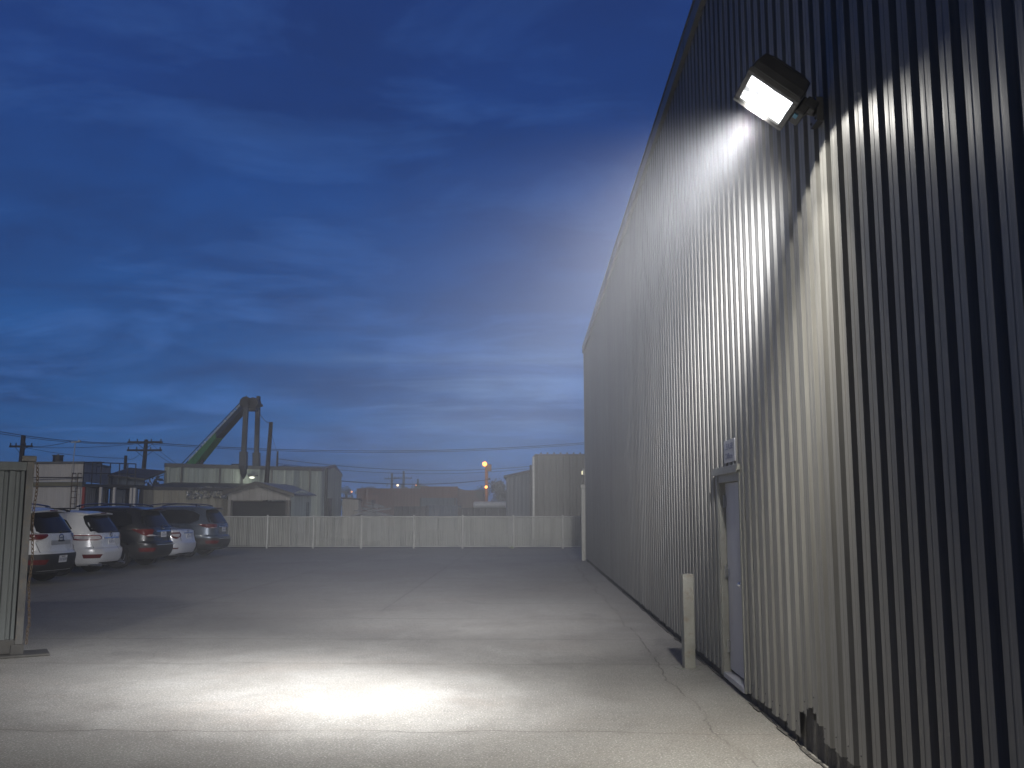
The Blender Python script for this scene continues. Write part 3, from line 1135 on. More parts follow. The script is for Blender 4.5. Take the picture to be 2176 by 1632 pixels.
    def spoiler(s, z, x0, depth, wid, mats):
        mb = MB()
        poly = [(x0 + 0.25, z + 0.035), (x0 - depth, z + 0.005), (x0 - depth + 0.01, z - 0.03), (x0 + 0.2, z - 0.05)]
        k = 8
        vs, fs = [], []
        for i in range(k + 1):
            yy_ = -wid + 2 * wid * i / k
            bow = 0.07 * (yy_ / wid) ** 2
            for (px, pz) in poly:
                vs.append((px + (bow if px < x0 else bow * .3), yy_, pz - 0.03 * (yy_ / wid) ** 2))
        for i in range(k):
            for j in range(4):
                fs.append((i * 4 + j, i * 4 + (j + 1) % 4, i * 4 + 4 + (j + 1) % 4, i * 4 + 4 + j))
        fs += [(0, 1, 2, 3), (k * 4, k * 4 + 1, k * 4 + 2, k * 4 + 3)]
        mb.add(vs, fs)
        o = s.obj(mb, 'spoiler', mats, None, True)
        mb = MB()
        mb.box((x0 - depth + 0.0, 0, z - 0.010), (0.022, 0.26, 0.024))
        s.obj(mb, 'brake_light', M['redlens'], o, False)

    def rails(s, z, x0, x1, y, m):
        for sy in (-1, 1):
            pts = []
            for i in range(11):
                t = i / 10
                pts.append((x0 + (x1 - x0) * t, sy * (y - 0.03 * (2 * t - 1) ** 2), z + 0.045 - 0.075 * abs(2 * t - 1) ** 3))
            mb = MB()
            mb.tube(pts, 0.019, 7)
            for t in (0.06, 0.94):
                xx = x0 + (x1 - x0) * t
                mb.beam((xx, sy * (y - .02), z - 0.05), (xx, sy * (y - .02), z + 0.015), 0.05, 0.035)
            s.obj(mb, 'roof_rail', m)

    def mirrors(s, x, z, y):
        for sy in (-1, 1):
            mb = MB()
            mb.ball((x, sy * (y + 0.10), z), 0.11, 10, 0, (0.55, 1.0, 0.72))
            mb.beam((x + .02, sy * (y - 0.04), z - .03), (x + .02, sy * (y + .05), z - .02), 0.05, 0.04)
            s.obj(mb, 'side_mirror', s.paint)

    def plate(s, y, z, wd=0.31, ht=0.155):
        o, p, rot = s.rbox('licence_plate', M['plate'], y, z, wd, ht, 0.012)
        # illegible embossed characters
        mb = MB()
        rr = random.Random(int(abs(s.root.location.y) * 100))
        for i in range(7):
            cx = -wd * 0.38 + i * wd * 0.127
            c = p + rot @ Vector((cx, -0.008, 0.001))
            for j in range(3):
                mb.box(c + rot @ Vector((rr.uniform(-.006, .006), (j - 1) * 0.024, 0)), (wd * 0.08 * rr.uniform(.5, 1), 0.011, 0.002), 0, rot)
            mb.box(c + rot @ Vector((rr.choice((-.009, .009)), 0, 0.0003)), (0.006, 0.06, 0.002), 0, rot)
        mb.box(p + rot @ Vector((0, ht * 0.36, 0.001)), (wd * 0.42, 0.014, 0.002), 1, rot)
        s.obj(mb, 'plate_characters', [M['plateink'], M['redlens']], o, False)

    def emblem(s, y, z, r, bar=True):
        p = s.P(s.th_y(y, z), z)
        mb = MB()
        pts = [p + Vector((-0.016, math.cos(2 * PI * k / 20) * r, math.sin(2 * PI * k / 20) * r * 0.86)) for k in range(21)]
        mb.tube(pts, r * 0.16, 6, 0, False)
        if bar:
            mb.box(p + Vector((-0.02, 0, 0)), (0.016, r * 2.1, r * 0.36))
        else:
            mb.tube([p + Vector((-0.016, r * .45, r * .7)), p + Vector((-0.016, -r * .1, -r * .6)), p + Vector((-0.016, -r * .8, -r * .62))], r * 0.12, 6)
        s.obj(mb, 'emblem', M['chrome'])

    def handles(s, z, xs_):
        for sd in (-1, 1):
            for x in xs_:
                p = s.P(s.th_x(x, z, sd), z)
                mb = MB()
                mb.box(p + Vector((0, sd * 0.022, 0)), (0.19, 0.025, 0.03))
                s.obj(mb, 'door_handle', s.paint, None, False, 0.008)

    def seams(s, rear, sides):
        """Shut lines as thin dark strips."""
        qs = [[s.P(s.th_y(y, z), z, 0.003) for y, z in pts] for pts in rear]
        qs += [[s.P(s.th_x(x, z, sd), z, 0.003) for x, z in pts] for sd in (-1, 1) for pts in sides]
        for q in qs:
            mb = MB()
            mb.tube(q, 0.0062, 5)
            s.obj(mb, 'panel_gap', M['blackplastic'], None, False)

    def wiper(s, y, z, l):
        p = s.P(s.th_y(y, z), z, 0.02)
        q = s.P(s.th_y(y + l, z + 0.03), z + 0.03, 0.02)
        mb = MB()
        mb.tube([p, q], 0.009, 6)
        mb.ball(p, 0.028, 8)
        s.obj(mb, 'rear_wiper', M['blackplastic'])

    def taillight(s, red, clear=None, m=None):
        """red: list of (z, inner y, x reached round the side); built for both sides."""
        for sd in (-1, 1):
            def mk(pts, off, nm, mm, par=None):
                z0, z1 = pts[0][0], pts[-1][0]
                zt = [z0 + (z1 - z0) * i / 6 for i in range(7)]

                def fn(z):
                    yi, xo = lerp(pts, z)
                    return s.th_y(yi, z) * sd, s.th_x(xo, z, 1) * sd
                return s.patch(nm, mm, zt, fn, off, 14, par)
            o = mk(red, 0.016, 'taillight', m or M['redlens'])
            if clear:
                mk(clear, 0.022, 'reversing_lens', M['clearlens'], o)


def suv_rear_trim(c, z_split, dark_bumper):
    h = c.h
    for sd in (-1, 1):
        c.rear_patch('reflector', M['redlens'], [(0.44 * h, sd * 0.56, sd * 0.80), (0.54 * h, sd * 0.50, sd * 0.82)], 0.016, 3, 6)
    if dark_bumper:
        mb = MB()
        zt = [0.24 * h + (z_split - 0.24 * h) * i / 8 for i in range(9)]
        c.patch('lower_bumper', M['blackplastic'], zt, lambda z: (-1.30, 1.30), 0.012, 30)


YAWC = PI - R(5)


def carloc(px, Y):
    q = atY(px, 1186, Y)
    return (q.x, Y, 0)


GL = [(1.10, -0.70, 0.70), (1.15, -0.735, 0.735), (1.35, -0.66, 0.66), (1.50, -0.56, 0.56), (1.545, -0.50, 0.50)]


def sc(pts, h):
    return [(p[0] * h,) + tuple(p[1:]) for p in pts]


# white SUV with black lower bumper
c = Car('parked_suv', SUV, 1.085, carloc(135, 23.1), YAWC, 'white suv with black lower bumper, half hidden by the shipping container', (0.62, 0.63, 0.64), 1.02)
h = c.h
c.body((0.95, 3.66), 0.355)
c.glasshouse(sc(GL, h), sc([(1.09, 1.05, 3.25), (1.2, 0.75, 3.05), (1.45, 0.82, 2.65), (1.53, 1.1, 2.5)], h), (1.12 * h, 1.5 * h))
c.spoiler(1.60 * h, 0.50, 0.20, 0.60, [c.paint])
c.rails(1.70 * h, 0.75, 2.35, 0.60, M['chrome'])
c.taillight(sc([(0.955, 0.66, 0.42), (1.00, 0.52, 0.30), (1.055, 0.44, 0.40), (1.085, 0.46, 0.55)], h), sc([(0.915, 0.74, 0.20), (0.965, 0.56, 0.34)], h))
suv_rear_trim(c, 0.66 * h, True)
c.plate(0.02, 0.545 * h)
c.emblem(0.0, 1.00 * h, 0.085)
c.rbox('recess_shade_block', mat('recess_shadow', (0.30, 0.31, 0.32), 0.4), 0.0, 0.90 * h, 0.74, 0.10, 0.006)  # flat block on the tailgate, recess shadow put into its grey colour
c.rbox('tailgate_handle', M['blackplastic'], 0.0, 0.935 * h, 0.22, 0.035, 0.02)
c.wiper(-0.05, 1.115 * h, -0.36)
c.seams([[(0.72, 1.06 * h), (0.70, 0.9 * h), (0.66, 0.70 * h), (-0.66, 0.70 * h), (-0.70, 0.9 * h), (-0.72, 1.06 * h)]], [[(1.55, 0.4 * h), (1.5, 1.0 * h)], [(2.55, 0.35), (2.5, 1.0 * h)]])
c.mirrors(3.05, 1.08 * h, 0.90)
c.handles(0.93 * h, (1.45, 2.42))

# silver crossover
c = Car('parked_suv', SUV, 1.07, carloc(241, 26.7), YAWC + R(1), 'silver white crossover with clear tail lamps, second from the shipping container', (0.66, 0.66, 0.66), 0.985, metal=0.15)
h = c.h
c.body((1.0, 3.70), 0.36)
c.glasshouse(sc([(1.09, -0.62, 0.62), (1.13, -0.70, 0.70), (1.33, -0.67, 0.67), (1.50, -0.60, 0.60), (1.55, -0.54, 0.54)], h), sc([(1.09, 1.0, 3.25), (1.2, 0.72, 3.05), (1.45, 0.95, 2.65), (1.53, 1.3, 2.5)], h), (1.12 * h, 1.5 * h))
c.spoiler(1.615 * h, 0.50, 0.16, 0.62, [c.paint])
c.rails(1.685 * h, 0.95, 2.45, 0.60, M['blackplastic'])
c.taillight(sc([(0.90, 0.60, 0.55), (0.93, 0.47, 0.80), (1.00, 0.46, 0.85), (1.04, 0.54, 0.70)], h), sc([(0.92, 0.56, 0.45), (0.945, 0.50, 0.66), (0.985, 0.50, 0.70), (1.015, 0.56, 0.58)], h), mat('dim_red_lens', (0.20, 0.03, 0.035), 0.15, coat=0.6))
suv_rear_trim(c, 0.5, False)
c.rear_patch('lower_bumper', M['blackplastic'], sc([(0.25, -0.60, 0.60), (0.33, -0.50, 0.50)], h), 0.012, 3, 14)
c.rbox('number_plate_garnish', M['chrome'], 0.0, 0.955 * h, 0.72, 0.030, 0.022)
c.plate(0.0, 0.865 * h)
c.emblem(0.0, 1.03 * h, 0.058, False)
c.wiper(-0.02, 1.10 * h, -0.34)
c.seams([[(0.64, 1.08 * h), (0.72, 0.9 * h), (0.68, 0.715 * h), (-0.68, 0.715 * h), (-0.72, 0.9 * h), (-0.64, 1.08 * h)]], [[(1.6, 0.4 * h), (1.5, 1.0 * h)], [(2.6, 0.35), (2.5, 1.0 * h)]])
c.mirrors(3.05, 1.07 * h, 0.90)
c.handles(0.93 * h, (1.5, 2.45))
mb = MB()
mb.prism([(1.05, -0.008, 1.655 * h), (1.28, -0.008, 1.675 * h), (1.08, -0.008, 1.735 * h), (1.03, -0.008, 1.73 * h)], (0, 0.016, 0))
c.obj(mb, 'antenna_fin', c.paint, None, False)
mb = MB()
for sy in (-1, 1):
    mb.tube([(0.35, sy * 0.6, 0.27), (0.0, sy * 0.6, 0.265)], 0.04, 10)
c.obj(mb, 'exhaust_tip', M['chrome'])

# black SUV
c = Car('parked_suv', SUV, 1.10, carloc(351, 30.1), YAWC, 'black suv with red wraparound lamps, between the silver crossover and the silver sedan', (0.006, 0.006, 0.008), 1.03)
h = c.h
c.body((1.0, 3.80), 0.38)
c.glasshouse(sc(GL, h), sc([(1.09, 0.95, 3.25), (1.2, 0.62, 3.05), (1.45, 0.72, 2.65), (1.53, 1.0, 2.5)], h), (1.12 * h, 1.5 * h))
c.spoiler(1.61 * h, 0.50, 0.24, 0.60, [c.paint])
c.rails(1.70 * h, 0.72, 2.45, 0.60, M['chrome'])
c.taillight(sc([(0.84, 0.66, 0.20), (0.90, 0.58, 0.34), (1.0, 0.52, 0.52), (1.05, 0.52, 0.62)], h), sc([(0.86, 0.72, 0.08), (0.90, 0.66, 0.14)], h))
suv_rear_trim(c, 0.62 * h, True)
c.rbox('garnish_bar', M['chrome'], 0.0, 0.99 * h, 0.86, 0.035, 0.02)
c.rbox('bumper_strip', M['chrome'], 0.0, 0.62 * h, 1.1, 0.022, 0.02)
c.plate(0.0, 0.90 * h)
c.emblem(0.0, 1.06 * h, 0.06)
c.wiper(-0.02, 1.12 * h, -0.34)
c.seams([], [[(1.6, 0.4 * h), (1.5, 1.0 * h)], [(2.6, 0.35), (2.5, 1.0 * h)]])
c.mirrors(3.05, 1.08 * h, 0.90)
c.handles(0.94 * h, (1.5, 2.45))

# silver sedan
c = Car('parked_sedan', SEDAN, 1.10, carloc(403, 33.6), YAWC, 'low silver sedan squeezed between the black suv and the blue grey suv', (0.60, 0.61, 0.64), 1.0, metal=0.15)
c.body((1.02, 3.72), 0.325)
c.glasshouse([(1.075, -0.60, 0.60), (1.15, -0.64, 0.64), (1.28, -0.56, 0.56), (1.37, -0.48, 0.48)], [(1.06, 1.25, 3.1), (1.15, 1.15, 2.95), (1.28, 1.35, 2.6), (1.36, 1.6, 2.4)], (1.06, 1.36))
c.taillight([(0.72, 0.62, 0.20), (0.78, 0.50, 0.38), (0.86, 0.46, 0.52), (0.92, 0.52, 0.46)], [(0.76, 0.62, 0.10), (0.80, 0.54, 0.26), (0.87, 0.52, 0.34)])
c.plate(0.0, 0.79)
c.emblem(0.0, 0.945, 0.05)
c.rbox('boot_garnish', M['chrome'], 0.0, 0.895, 0.62, 0.03, 0.02)
for sd in (-1, 1):
    c.rear_patch('reflector', M['redlens'], [(0.40, sd * 0.62, sd * 0.78), (0.44, sd * 0.60, sd * 0.79)], 0.014, 3, 6)
c.rear_patch('lower_bumper', M['blackplastic'], [(0.21, -0.6, 0.6), (0.27, -0.5, 0.5)], 0.012, 3, 14)
c.seams([[(0.56, 1.0), (0.52, 0.93), (0.50, 0.66), (-0.50, 0.66), (-0.52, 0.93), (-0.56, 1.0)]], [[(1.5, 0.5), (1.6, 1.0)], [(2.5, 0.35), (2.5, 1.0)]])
c.mirrors(3.0, 1.03, 0.86)
c.handles(0.86, (1.5, 2.42))

# blue grey SUV
c = Car('parked_suv', SUV, 1.13, carloc(478, 37.1), YAWC + R(2), 'dark blue grey suv at the far end of the row, nearest the slatted fence', (0.075, 0.095, 0.125), 1.03, metal=0.35)
h = c.h
c.body((1.05, 3.82), 0.385)
c.glasshouse(sc(GL, h), sc([(1.10, 0.92, 3.28), (1.2, 0.66, 3.08), (1.38, 0.66, 2.80), (1.50, 0.9, 2.58), (1.545, 1.2, 2.5)], h), (1.12 * h, 1.5 * h))
mb = MB()
for sd in (-1, 1):
    pts = [(0.95, 1.085), (0.72, 1.14), (0.60, 1.26), (0.62, 1.40), (0.86, 1.52), (1.2, 1.56), (2.45, 1.56)]
    pts2 = [(0.95, 1.085), (2.0, 1.085), (3.25, 1.09)]
    for pp in (pts, pts2):
        mb.tube([c.P(c.th_x(x, z * h, sd), z * h, 0.010) for x, z in pp], 0.011, 6)
c.obj(mb, 'window_trim', M['chrome'])
c.spoiler(1.61 * h, 0.50, 0.22, 0.60, [c.paint])
c.rails(1.70 * h, 0.72, 2.6, 0.60, M['chrome'])
c.taillight(sc([(0.93, 0.74, 0.15), (0.96, 0.56, 0.45), (1.05, 0.50, 0.62), (1.075, 0.56, 0.66)], h), sc([(0.945, 0.76, 0.10), (0.975, 0.66, 0.26)], h))
suv_rear_trim(c, 0.62 * h, True)
c.rbox('garnish_bar', M['chrome'], 0.0, 0.99 * h, 0.86, 0.035, 0.02)
c.rbox('bumper_strip', M['chrome'], 0.0, 0.60 * h, 1.2, 0.022, 0.02)
c.plate(0.0, 0.90 * h)
c.emblem(0.0, 1.06 * h, 0.06)
c.wiper(-0.02, 1.12 * h, -0.34)
c.seams([], [[(1.6, 0.5 * h), (1.5, 1.0 * h)], [(2.6, 0.35), (2.5, 1.0 * h)]])
c.mirrors(3.05, 1.08 * h, 0.90)
c.handles(0.94 * h, (1.5, 2.45))


# ------------------------------------------------------------------ buildings beyond the fence
def ribs(mb, a, b, z0, z1, pitch=0.30, dep=0.035, mi=0, ztop=None):
    """Ribbed sheet wall from a to b (2-D points); ztop(t) may vary the top."""
    a, b = Vector((a[0], a[1], 0)), Vector((b[0], b[1], 0))
    d = b - a
    L = d.length
    t = d / L
    nrm = Vector((t.y, -t.x, 0))
    q = 0.0
    pts = []
    while q < L:
        for dq, o in ((0, 0), (0.08, 0), (0.10, dep), (0.16, dep), (0.18, 0)):
            if q + dq * pitch / 0.3 < L:
                pts.append((q + dq * pitch / 0.3, o))
        q += pitch
    pts.append((L, 0))
    for (q0, o0), (q1, o1) in zip(pts, pts[1:]):
        p0, p1 = a + t * q0 + nrm * o0, a + t * q1 + nrm * o1
        ta = ztop(q0 / L) if ztop else z1
        tb = ztop(q1 / L) if ztop else z1
        mb.add([(p0.x, p0.y, z0), (p1.x, p1.y, z0), (p1.x, p1.y, tb), (p0.x, p0.y, ta)], [(0, 1, 2, 3)], mi)


def W2(px, Y):
    q = atY(px, 1086, Y)
    return (q.x, q.y)


def H_(py, px, Y):
    return atY(px, py, Y).z


# long tin hall
YA, YB = 54.0, 60.0
A, B_, C_ = W2(345, YA), W2(680, YB), W2(724, 69.0)
zt = H_(990, 345, YA)
ha = zero('metal_hall', 'long low metal hall with a pale green ribbed front, behind the small gabled shed', 'building')
mb = MB()
ribs(mb, A, B_, 0, zt, 0.55, 0.05)
mb.build('front_cladding', M['tin'], ha)
mb = MB()
ze = H_(1012, 724, 69)
zp = H_(992, 706, 65)
ribs(mb, B_, C_, 0, zt, 0.5, 0.05, 0, lambda t: zt + (zp - zt) * t / 0.6 if t < 0.6 else zp + (ze - zp) * (t - 0.6) / 0.4)
mb.build('gable_cladding', M['tin'], ha)
mb = MB()
D_ = (A[0] - 3, A[1] + 10)
mb.add([(*A, zt), (*B_, zt), (B_[0] + (C_[0] - B_[0]) * .6, B_[1] + (C_[1] - B_[1]) * .6, zp + 0.05), (*C_, ze), (D_[0], D_[1], ze)], [(0, 1, 2), (0, 2, 3, 4)])
mb.beam((*A, zt + 0.05), (*B_, zt + 0.05), 0.16, 0.22)
mb.beam((*B_, zt + 0.04), (B_[0] + (C_[0] - B_[0]) * .6, B_[1] + (C_[1] - B_[1]) * .6, zp + 0.08), 0.14, 0.2)
mb.beam((B_[0] + (C_[0] - B_[0]) * .6, B_[1] + (C_[1] - B_[1]) * .6, zp + 0.08), (*C_, ze + 0.05), 0.14, 0.2)
mb.add([(*C_, 0), (*D_, 0), (*D_, ze), (*C_, ze)], [(0, 1, 2, 3)])
mb.add([(*A, 0), (*D_, 0), (*D_, ze), (*A, zt)], [(0, 1, 2, 3)])
mb.build('roof', M['trim'], ha)
mb = MB()
q0 = W2(686, 61.4)
mb.tube([(q0[0] + .12, q0[1], 0), (q0[0] + .12, q0[1], zt + 0.2)], 0.16, 8)
q1 = W2(694, 63.2)
mb.box((q1[0] + 0.12, q1[1], 1.3), (0.25, 1.1, 2.6), 0)
mb.build('side_doorway', M['dark'], ha)
mb = MB()
pxr = 622
mb.build
for t in (0.10, 0.33, 0.47, 0.66, 0.92):
    xx, y_ = A[0] + (B_[0] - A[0]) * t, A[1] + (B_[1] - A[1]) * t
    mb.box((xx + .05, y_ - 0.09, zt * 0.5), (0.10, 0.07, zt), 0)
mb.build('wall_post', M['trim'], ha)
lp = atY(537, 1015, 56.9)
wl = zero('wall_lamp', 'small bright lamp on the front of the long metal hall', 'wall lamp')
mb = MB()
mb.ball(lp + Vector((0, -0.15, 0)), 0.10, 8, 0, (1.8, .8, .7))
mb.build('lamp_globe', M['cool_far'], wl)
mb = MB()
mb.box(lp + Vector((0, 0.05, 0.12)), (0.5, 0.3, 0.08))
mb.build('lamp_hood', M['dark'], wl)
pl = bpy.data.lights.new('hall_wall_light', 'POINT')
pl.energy = 12
pl.color = (0.95, 1.0, 0.85)
pl.shadow_soft_size = 0.12
po = bpy.data.objects.new('hall_wall_light', pl)
COL.objects.link(po)
po.location = lp + Vector((0, -0.55, -0.05))
mb = MB()
q = atY(500, 990, 60)
mb.tube([(q.x, 60.5, zt - .1), (q.x, 60.5, zt + 0.32)], 0.3, 10)
mb.tube([(q.x, 60.5, zt + .32), (q.x, 60.5, zt + 0.42)], 0.42, 10)
tag(mb.build('roof_vent', M['dark']), 'small round vent on the roof of the long metal hall, left of the crane legs', 'vent')
mb = MB()
q = atY(606, 990, 63)
mb.ball((q.x, 63, zt + 0.1), 0.8, 12, 0, (1, 1, 0.45))
tag(mb.build('roof_dome', M['dark'], smooth=True), 'low dark dome on the roof of the long metal hall, right of the tall pole', 'vent')

# low tan lean-to in front of the hall
lt = zero('lean_to', 'low tan lean-to with a crinkled shiny patch, in front of the long metal hall', 'building')
A, B_ = W2(303, 50.0), W2(560, 53.0)
zt2 = H_(1038, 303, 50)
mb = MB()
ribs(mb, A, B_, 0, zt2, 0.4, 0.03)
mb.build('wall', M['tanwall'], lt)
mb = MB()
mb.prism([(*A, zt2), (*B_, zt2), (B_[0], B_[1] + 5, zt2 + .35), (A[0], A[1] + 4, zt2 + .35)], (0, 0, 0.10))
mb.beam((A[0] - .1, A[1] - .06, zt2), (B_[0], B_[1] - .06, zt2), 0.1, 0.16)
mb.build('roof', M['dark'], lt)
# crumpled foil sheet
mb = MB()
nx, nz = 44, 12
rr = random.Random(5)
vs, fs = [], []
for j in range(nz + 1):
    for i in range(nx + 1):
        t = i / nx
        p = atY(398 + 92 * t, 1038 + 25 * j / nz - 4 * math.sin(t * 3) + rr.uniform(-1.2, 1.2), 51.1 + t * 1.1)
        vs.append(p + Vector((0, rr.uniform(-0.16, 0.0) - 0.05, 0)))
for j in range(nz):
    for i in range(nx):
        if rr.random() > 0.12 * (j > nz - 4) + 0.06:
            fs.append((j * (nx + 1) + i, j * (nx + 1) + i + 1, (j + 1) * (nx + 1) + i + 1, (j + 1) * (nx + 1) + i))
mb.add(vs, fs)
mb.build('foil_sheet', M['foil'], lt)

# gabled shed close behind the fence
sh = zero('gabled_shed', 'small gabled metal shed with a wide dark opening, just behind the slatted fence', 'shed')
Y0 = 47.2
xl, xr_, xm_ = W2(484, Y0)[0], W2(617, Y0)[0], W2(546, Y0)[0]
zl, zm, zr = H_(1046, 484, Y0), H_(1028, 546, Y0), H_(1050, 617, Y0)
zo = H_(1063, 550, Y0)
xo0, xo1 = W2(493, Y0)[0], W2(609, Y0)[0]
mb = MB()


def gable_top(x):
    return zl + (zm - zl) * (x - xl) / (xm_ - xl) if x < xm_ else zm + (zr - zm) * (x - xm_) / (xr_ - xm_)


ribs(mb, (xl, Y0), (xr_, Y0), zo, 3, 0.3, 0.03, 0, lambda t: gable_top(xl + (xr_ - xl) * t) - 0.03)
ribs(mb, (xl, Y0), (xo0, Y0), 0, zo, 0.3, 0.03)
ribs(mb, (xo1, Y0), (xr_, Y0), 0, zo, 0.3, 0.03)
mb.build('front_wall', M['tin_shed'], sh)
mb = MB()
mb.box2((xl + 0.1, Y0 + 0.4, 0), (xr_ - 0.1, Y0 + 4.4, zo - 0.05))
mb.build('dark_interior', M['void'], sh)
Y1 = Y0 + 5.0
mb = MB()
xr2 = W2(660, Y1)[0]
ribs(mb, (xr_ + .02, Y0 + 0.02), (xr2, Y1), 0, zr - 0.05, 0.35, 0.03, 0, lambda t: zr - 0.06 + 0.30 * math.sin(PI * t))
mb.build('side_wall', M['tin'], sh)
ovh = 0.22
xm2 = W2(648, Y1 + 1)[0] - 0.6
mb = MB()
mb.prism([(xl - ovh, Y0 - 0.25, zl - 0.06), (xm_, Y0 - 0.25, zm + 0.02), (xm2, Y1 + .5, zm + 0.0), (xl - ovh + 1.4, Y1 + .5, zl - 0.06)], (0, 0, 0.07))
mb.prism([(xm_, Y0 - 0.251, zm + 0.02), (xr_ + ovh, Y0 - 0.251, zr - 0.07), (xr2 + ovh, Y1 + .4, zr - 0.02), (xm2, Y1 + .5, zm + 0.0)], (0, 0, 0.068))
mb.build('roof', M['roofsheet'], sh)
mb = MB()
mb.beam((xl - ovh, Y0 - 0.27, zl - 0.06), (xm_, Y0 - 0.27, zm + 0.02), 0.05, 0.2)
mb.beam((xm_, Y0 - 0.272, zm + 0.02), (xr_ + ovh, Y0 - 0.272, zr - 0.07), 0.05, 0.2)
mb.build('fascia', M['contframe'], sh)
for xx in (xo0, xo1 + .02, xr_ - .03):
    mb = MB()
    mb.box((xx, Y0 - 0.07, zo / 2), (0.10, 0.08, zo))
    mb.build('corner_post', M['contframe'], sh)

# grey lean-to and tank at the end of the hall
tk = zero('grey_lean_to', 'narrow grey shed against the right end of the long metal hall', 'shed')
A, B_, C_ = W2(727, 62.0), W2(762, 62.0), W2(766, 66)
zz = H_(1060, 745, 62)
mb = MB()
ribs(mb, A, B_, 0, zz, 0.3, 0.03)
ribs(mb, B_, C_, 0, zz - 0.1, 0.3, 0.03)
mb.build('wall', M['tin_shed'], tk)
mb = MB()
mb.prism([(A[0] - .1, A[1] - .1, zz), (B_[0] + .1, B_[1] - .1, zz - .08), (C_[0] + .1, C_[1], zz - .1), (A[0], C_[1], zz)], (0, 0, 0.1))
mb.build('roof', M['dark'], tk)

# two-storey site office of stacked cabins
of = zero('site_office', 'two storey cream site office with walkway, ladder and dark blue doors, above the white suv', 'building')
YO = 46.0
xa, xb = W2(55, YO)[0], W2(172, YO)[0]
zt3, zf = H_(985, 172, YO), H_(1029, 172, YO)
xc, yc = W2(229, 51.0)
mb = MB()
ribs(mb, (xa - 4, YO + .5), (xb, YO), zf + .12, zt3, 0.22, 0.012)
ribs(mb, (xa - 4, YO + .52), (xb, YO + .02), 0, zf - .1, 0.22, 0.012)
mb.build('front_wall', M['office'], of)
mb = MB()
ribs(mb, (xb, YO), (xc, yc), zf + .12, zt3 - 0.02, 0.3, 0.012)
ribs(mb, (xb, YO + .02), (xc, yc), 0, zf - .1, 0.34, 0.03)
mb.build('end_wall', M['office2'], of)
mb = MB()
mb.prism([(xa - 4, YO + .4, zt3), (xb + .06, YO - .08, zt3), (xc + .06, yc, zt3), (xa - 4, yc + 2, zt3)], (0, 0, 0.10))
mb.build('roof', M['trim'], of)
mb = MB()
mb.prism([(xa - 4, YO + .34, zf - .09), (xb + .02, YO - .14, zf - .09), (xb + .02, YO + .3, zf - .09), (xa - 4, YO + 1, zf - .09)], (0, 0, 0.2))
mb.build('floor_band', M['olive'], of)
# walkway deck right of the cabins
xd, yd = W2(304, 49.0)
mb = MB()
mb.prism([(xb + .03, YO - .1, zf - .12), (xd, yd - 1.2, zf - .12), (xd, yd + 3, zf - .12), (xc, yc + .5, zf - .12)], (0, 0, 0.14))
mb.build('walkway', M['dark'], of)
mb = MB()
e0, e1 = Vector((xb + .05, YO - .08, zf)), Vector((xd, yd - 1.2, zf))
for t in (0.0, 0.16, 0.33, 0.5, 0.68, 0.84, 1.0):
    p = e0.lerp(e1, t)
    mb.tube([p, p + Vector((0, 0, 1.08))], 0.03, 6)
for zz_ in (0.55, 1.08):
    mb.tube([e0 + Vector((0, 0, zz_)), e1 + Vector((0, 0, zz_))], 0.028, 6)
mb.tube([Vector((xa, YO - .1, zf + .33)), Vector((xb, YO - .1, zf + .33))], 0.028, 6)
mb.build('railing', M['dark'], of)
for t, mm in ((0.02, 'redpaint'), (0.34, 'office'), (0.60, 'office'), (0.93, 'office'), (1.0, 'office')):
    p = e0.lerp(e1, t)
    mb = MB()
    mb.box((p.x, p.y + .05, (zf - .13) / 2), (0.12, 0.12, zf - .13))
    mb.build('post', M[mm], of)
p0, p1 = e0.lerp(e1, 0.30), e0.lerp(e1, 0.30) + Vector((0, -.02, 0))
mb = MB()
q0, q1 = W2(231, 49.6), W2(292, 50.2)
ribs(mb, q0, q1, 0, zf - .14, 0.5, 0.02)
mb.build('blue_door', M['blue'], of)
mb = MB()
q0, q1 = W2(229, 50.8), W2(303, 51.4)
ribs(mb, q0, q1, zf + .02, H_(1013, 260, 51), 0.4, 0.02)
mb.build('upper_wall', M['bluegrey'], of)
mb = MB()
zz1 = H_(1013, 260, 51)
mb.prism([(q0[0], q0[1] - .3, zz1), (q1[0] + .2, q1[1] - .3, zz1 - .2), (q1[0] + .2, q1[1] + 2.5, zz1 + .35), (q0[0], q0[1] + 2.5, zz1 + .5)], (0, 0, 0.1))
mb.build('canopy_roof', M['dark'], of)
mb = MB()
pw = atY(197, 1001, 48.2)
mb.box(pw + Vector((0, -.05, 0)), (0.3, 0.35, 0.42))
mb.build('window', M['void'], of)
# ladder cage
mb = MB()
a0, a1 = W2(149, YO - .35)[0], W2(161, YO - .35)[0]
zh = H_(1006, 155, YO)
for xx in (a0, a1):
    mb.tube([(xx, YO - .35, 0), (xx, YO - .35, zh)], 0.025, 6)
z = 0.3
while z < zh:
    mb.tube([(a0, YO - .35, z), (a1, YO - .35, z)], 0.018, 5)
    z += 0.3
mb.tube([(a0, YO - .35, zh), (a0, YO, zh)], 0.022, 5)
mb.tube([(a1, YO - .35, zh), (a1, YO, zh)], 0.022, 5)
mb.build('ladder', M['rustchain'], of)
